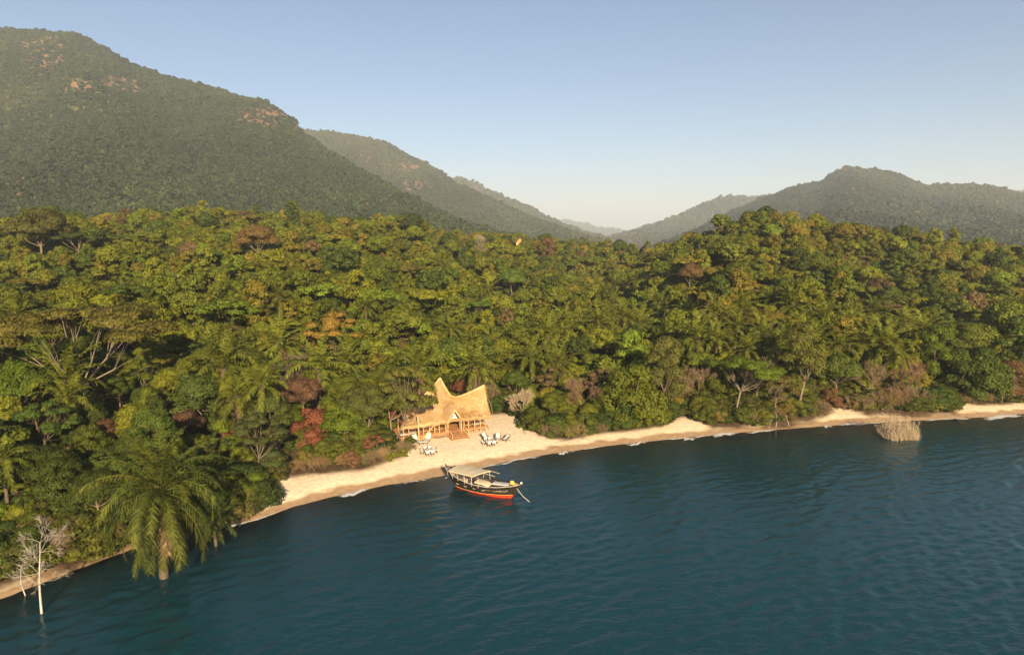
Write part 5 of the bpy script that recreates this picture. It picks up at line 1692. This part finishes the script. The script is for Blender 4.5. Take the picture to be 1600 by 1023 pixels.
# ---- woods as one mass: instances of whole crowns
def proto_collection(name, meshes):
    c = bpy.data.collections.new(name)
    for i, me in enumerate(meshes):
        o = bpy.data.objects.new(f'{name}_{i:03d}', me); c.objects.link(o)
    return c
def scatter(name, P, S, rot, idx_, tint, coll, label, cat):
    me = bpy.data.meshes.new(name)
    P = np.asarray(P, np.float32); n = len(P)
    me.vertices.add(n); me.vertices.foreach_set('co', P.ravel())
    a = me.attributes.new('scl', 'FLOAT_VECTOR', 'POINT'); a.data.foreach_set('vector', np.asarray(S, np.float32).ravel())
    a = me.attributes.new('rot', 'FLOAT_VECTOR', 'POINT'); rv_ = np.zeros((n, 3), np.float32); rv_[:, 2] = rot; a.data.foreach_set('vector', rv_.ravel())
    a = me.attributes.new('pick', 'INT', 'POINT'); a.data.foreach_set('value', np.asarray(idx_, np.int32))
    a = me.attributes.new('tint', 'FLOAT_COLOR', 'POINT'); tc = np.ones((n, 4), np.float32); tc[:, :3] = tint; a.data.foreach_set('color', tc.ravel())
    me.update()
    o = link(name, me)
    tag(o, label, cat, kind='stuff')
    nt = bpy.data.node_groups.new(name, 'GeometryNodeTree')
    nt.interface.new_socket('Geometry', in_out='INPUT', socket_type='NodeSocketGeometry')
    nt.interface.new_socket('Geometry', in_out='OUTPUT', socket_type='NodeSocketGeometry')
    N = nt.nodes; Lk = nt.links
    gi = N.new('NodeGroupInput'); go = N.new('NodeGroupOutput')
    iop = N.new('GeometryNodeInstanceOnPoints')
    ci = N.new('GeometryNodeCollectionInfo'); ci.inputs['Collection'].default_value = coll
    ci.inputs['Separate Children'].default_value = True; ci.inputs['Reset Children'].default_value = True
    def na(nm, ty):
        q = N.new('GeometryNodeInputNamedAttribute'); q.data_type = ty; q.inputs['Name'].default_value = nm; return q.outputs['Attribute']
    Lk.new(gi.outputs[0], iop.inputs['Points']); Lk.new(ci.outputs[0], iop.inputs['Instance'])
    iop.inputs['Pick Instance'].default_value = True
    Lk.new(na('pick', 'INT'), iop.inputs['Instance Index'])
    e2r = N.new('FunctionNodeEulerToRotation'); Lk.new(na('rot', 'FLOAT_VECTOR'), e2r.inputs[0]); Lk.new(e2r.outputs[0], iop.inputs['Rotation'])
    Lk.new(na('scl', 'FLOAT_VECTOR'), iop.inputs['Scale'])
    Lk.new(iop.outputs[0], go.inputs[0])
    md = o.modifiers.new('woods', 'NODES'); md.node_group = nt
    return o
far_meshes = []; far_index = {}
for st, (r, h, n) in SPEC.items():
    for i in range(min(n, 3)):
        rq = np.random.default_rng(4000 + hash_(st) + i)
        L = crown_lobes(st, rq, r, h)
        V, N_, v = leaf_cloud(L, 78, .31, rq, (0, 0, h * .8))
        far_index[(st, i)] = len(far_meshes)
        far_meshes.append(mesh_quads(f'wood_{st}', V, M['leaf_far'], {'v': v}, N_))
WOOD = proto_collection('wood_crown', far_meshes)
P = [(x, y, terr(x, y) - .1) for (x, y, *_r) in rest]
S = [(s, s, zs) for (x, y, s, zs, *_r) in rest]
ix = [far_index[(st, i % min(SPEC[st][2], 3))] for (x, y, s, zs, st, i, c) in rest]
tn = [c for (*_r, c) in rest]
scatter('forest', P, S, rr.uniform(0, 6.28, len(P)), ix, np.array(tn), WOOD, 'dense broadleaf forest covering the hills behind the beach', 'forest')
# undergrowth closing the floor of the wood
U = []
while len(U) < 2600:
    y = 64 + 400 * rr.random(); a = rr.uniform(-140, 1740); x = (a - 800) / FPX * y
    if y < float(vegY(x)) + 2.0 or in_lodge(x, y) or y > float(np.interp(a, RIDGE[:, 0], RIDGE[:, 2])) + 10: continue
    U.append((x, y, terr(x, y) - .3))
nU = len(U)
while len(U) < nU + 900:                   # a closed leafy front along the sand
    a = rr.uniform(-60, 1660); q = onz(a, 700, 0); 
    y = rr.uniform(66, 160); x = (a - 800) / FPX * y; v = float(vegY(x))
    if not (v + 2.6 < y < v + 13) or in_lodge(x, y) or (440 < a < 650 and y < v + 8): continue
    U.append((x, y, terr(x, y) - .3))
U = np.array(U); su = rr.uniform(.35, .75, len(U))
tu = np.array([(.055, .072, .015), (.075, .088, .015), (.10, .09, .025), (.042, .062, .014), (.11, .12, .016)])[rr.integers(0, 5, len(U))]
scatter('undergrowth', U, np.stack([su * 1.1, su * 1.1, su * .7], -1), rr.uniform(0, 6.28, len(U)), np.array([far_index[('mound', 0)] + i for i in rr.integers(0, 3, len(U))]), tu, WOOD, 'shaded green undergrowth on the forest floor', 'undergrowth')

# woods on the mountains
blobs = []
for i in range(5):
    rq = np.random.default_rng(5000 + i)
    L = [(*(rand_dirs(1, rq)[0] * np.array([.55, .55, .4]) + np.array([0, 0, .35])), rq.uniform(.35, .6), .8) for k in range(7)]
    V, N_, v = leaf_cloud(L, 60, .26, rq, (0, 0, 0), .8, .5)
    blobs.append(mesh_quads('hill_crown', V, M['crown_far'], {'v': v}, N_))
HILL = proto_collection('hill_crown', blobs)
names = ['the large mountain', 'the second ridge', 'the third ridge', 'the far blue hills', 'the pale ridge', 'the pointed mountain', 'the low blue ridge end']
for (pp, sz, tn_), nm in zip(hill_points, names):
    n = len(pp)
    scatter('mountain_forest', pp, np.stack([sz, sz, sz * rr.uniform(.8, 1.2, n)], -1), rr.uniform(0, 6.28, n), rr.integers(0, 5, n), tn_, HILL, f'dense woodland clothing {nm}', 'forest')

# ================================================================== HAZE
hz = link('haze', None)
bpy.data.objects.remove(hz)
HTOP = max(float(p[0][:, 2].max()) for p in hill_points) + 40
hb = MB().box(-17000, 17000, -17000, 17000, -25, HTOP)
hm = bpy.data.materials.new('haze'); hm.use_nodes = True
hn = hm.node_tree.nodes; hl = hm.node_tree.links
hn.remove(hn['Principled BSDF'])
pv = hn.new('ShaderNodeVolumePrincipled')
pv.inputs['Color'].default_value = (.75, .84, 1.0, 1)
pv.inputs['Density'].default_value = HAZE
pv.inputs['Anisotropy'].default_value = 0.0
hl.new(pv.outputs[0], hn['Material Output'].inputs['Volume'])
tag(hb.build('haze', hm), 'thin bluish evening haze over the lake and hills', 'haze', kind='stuff')
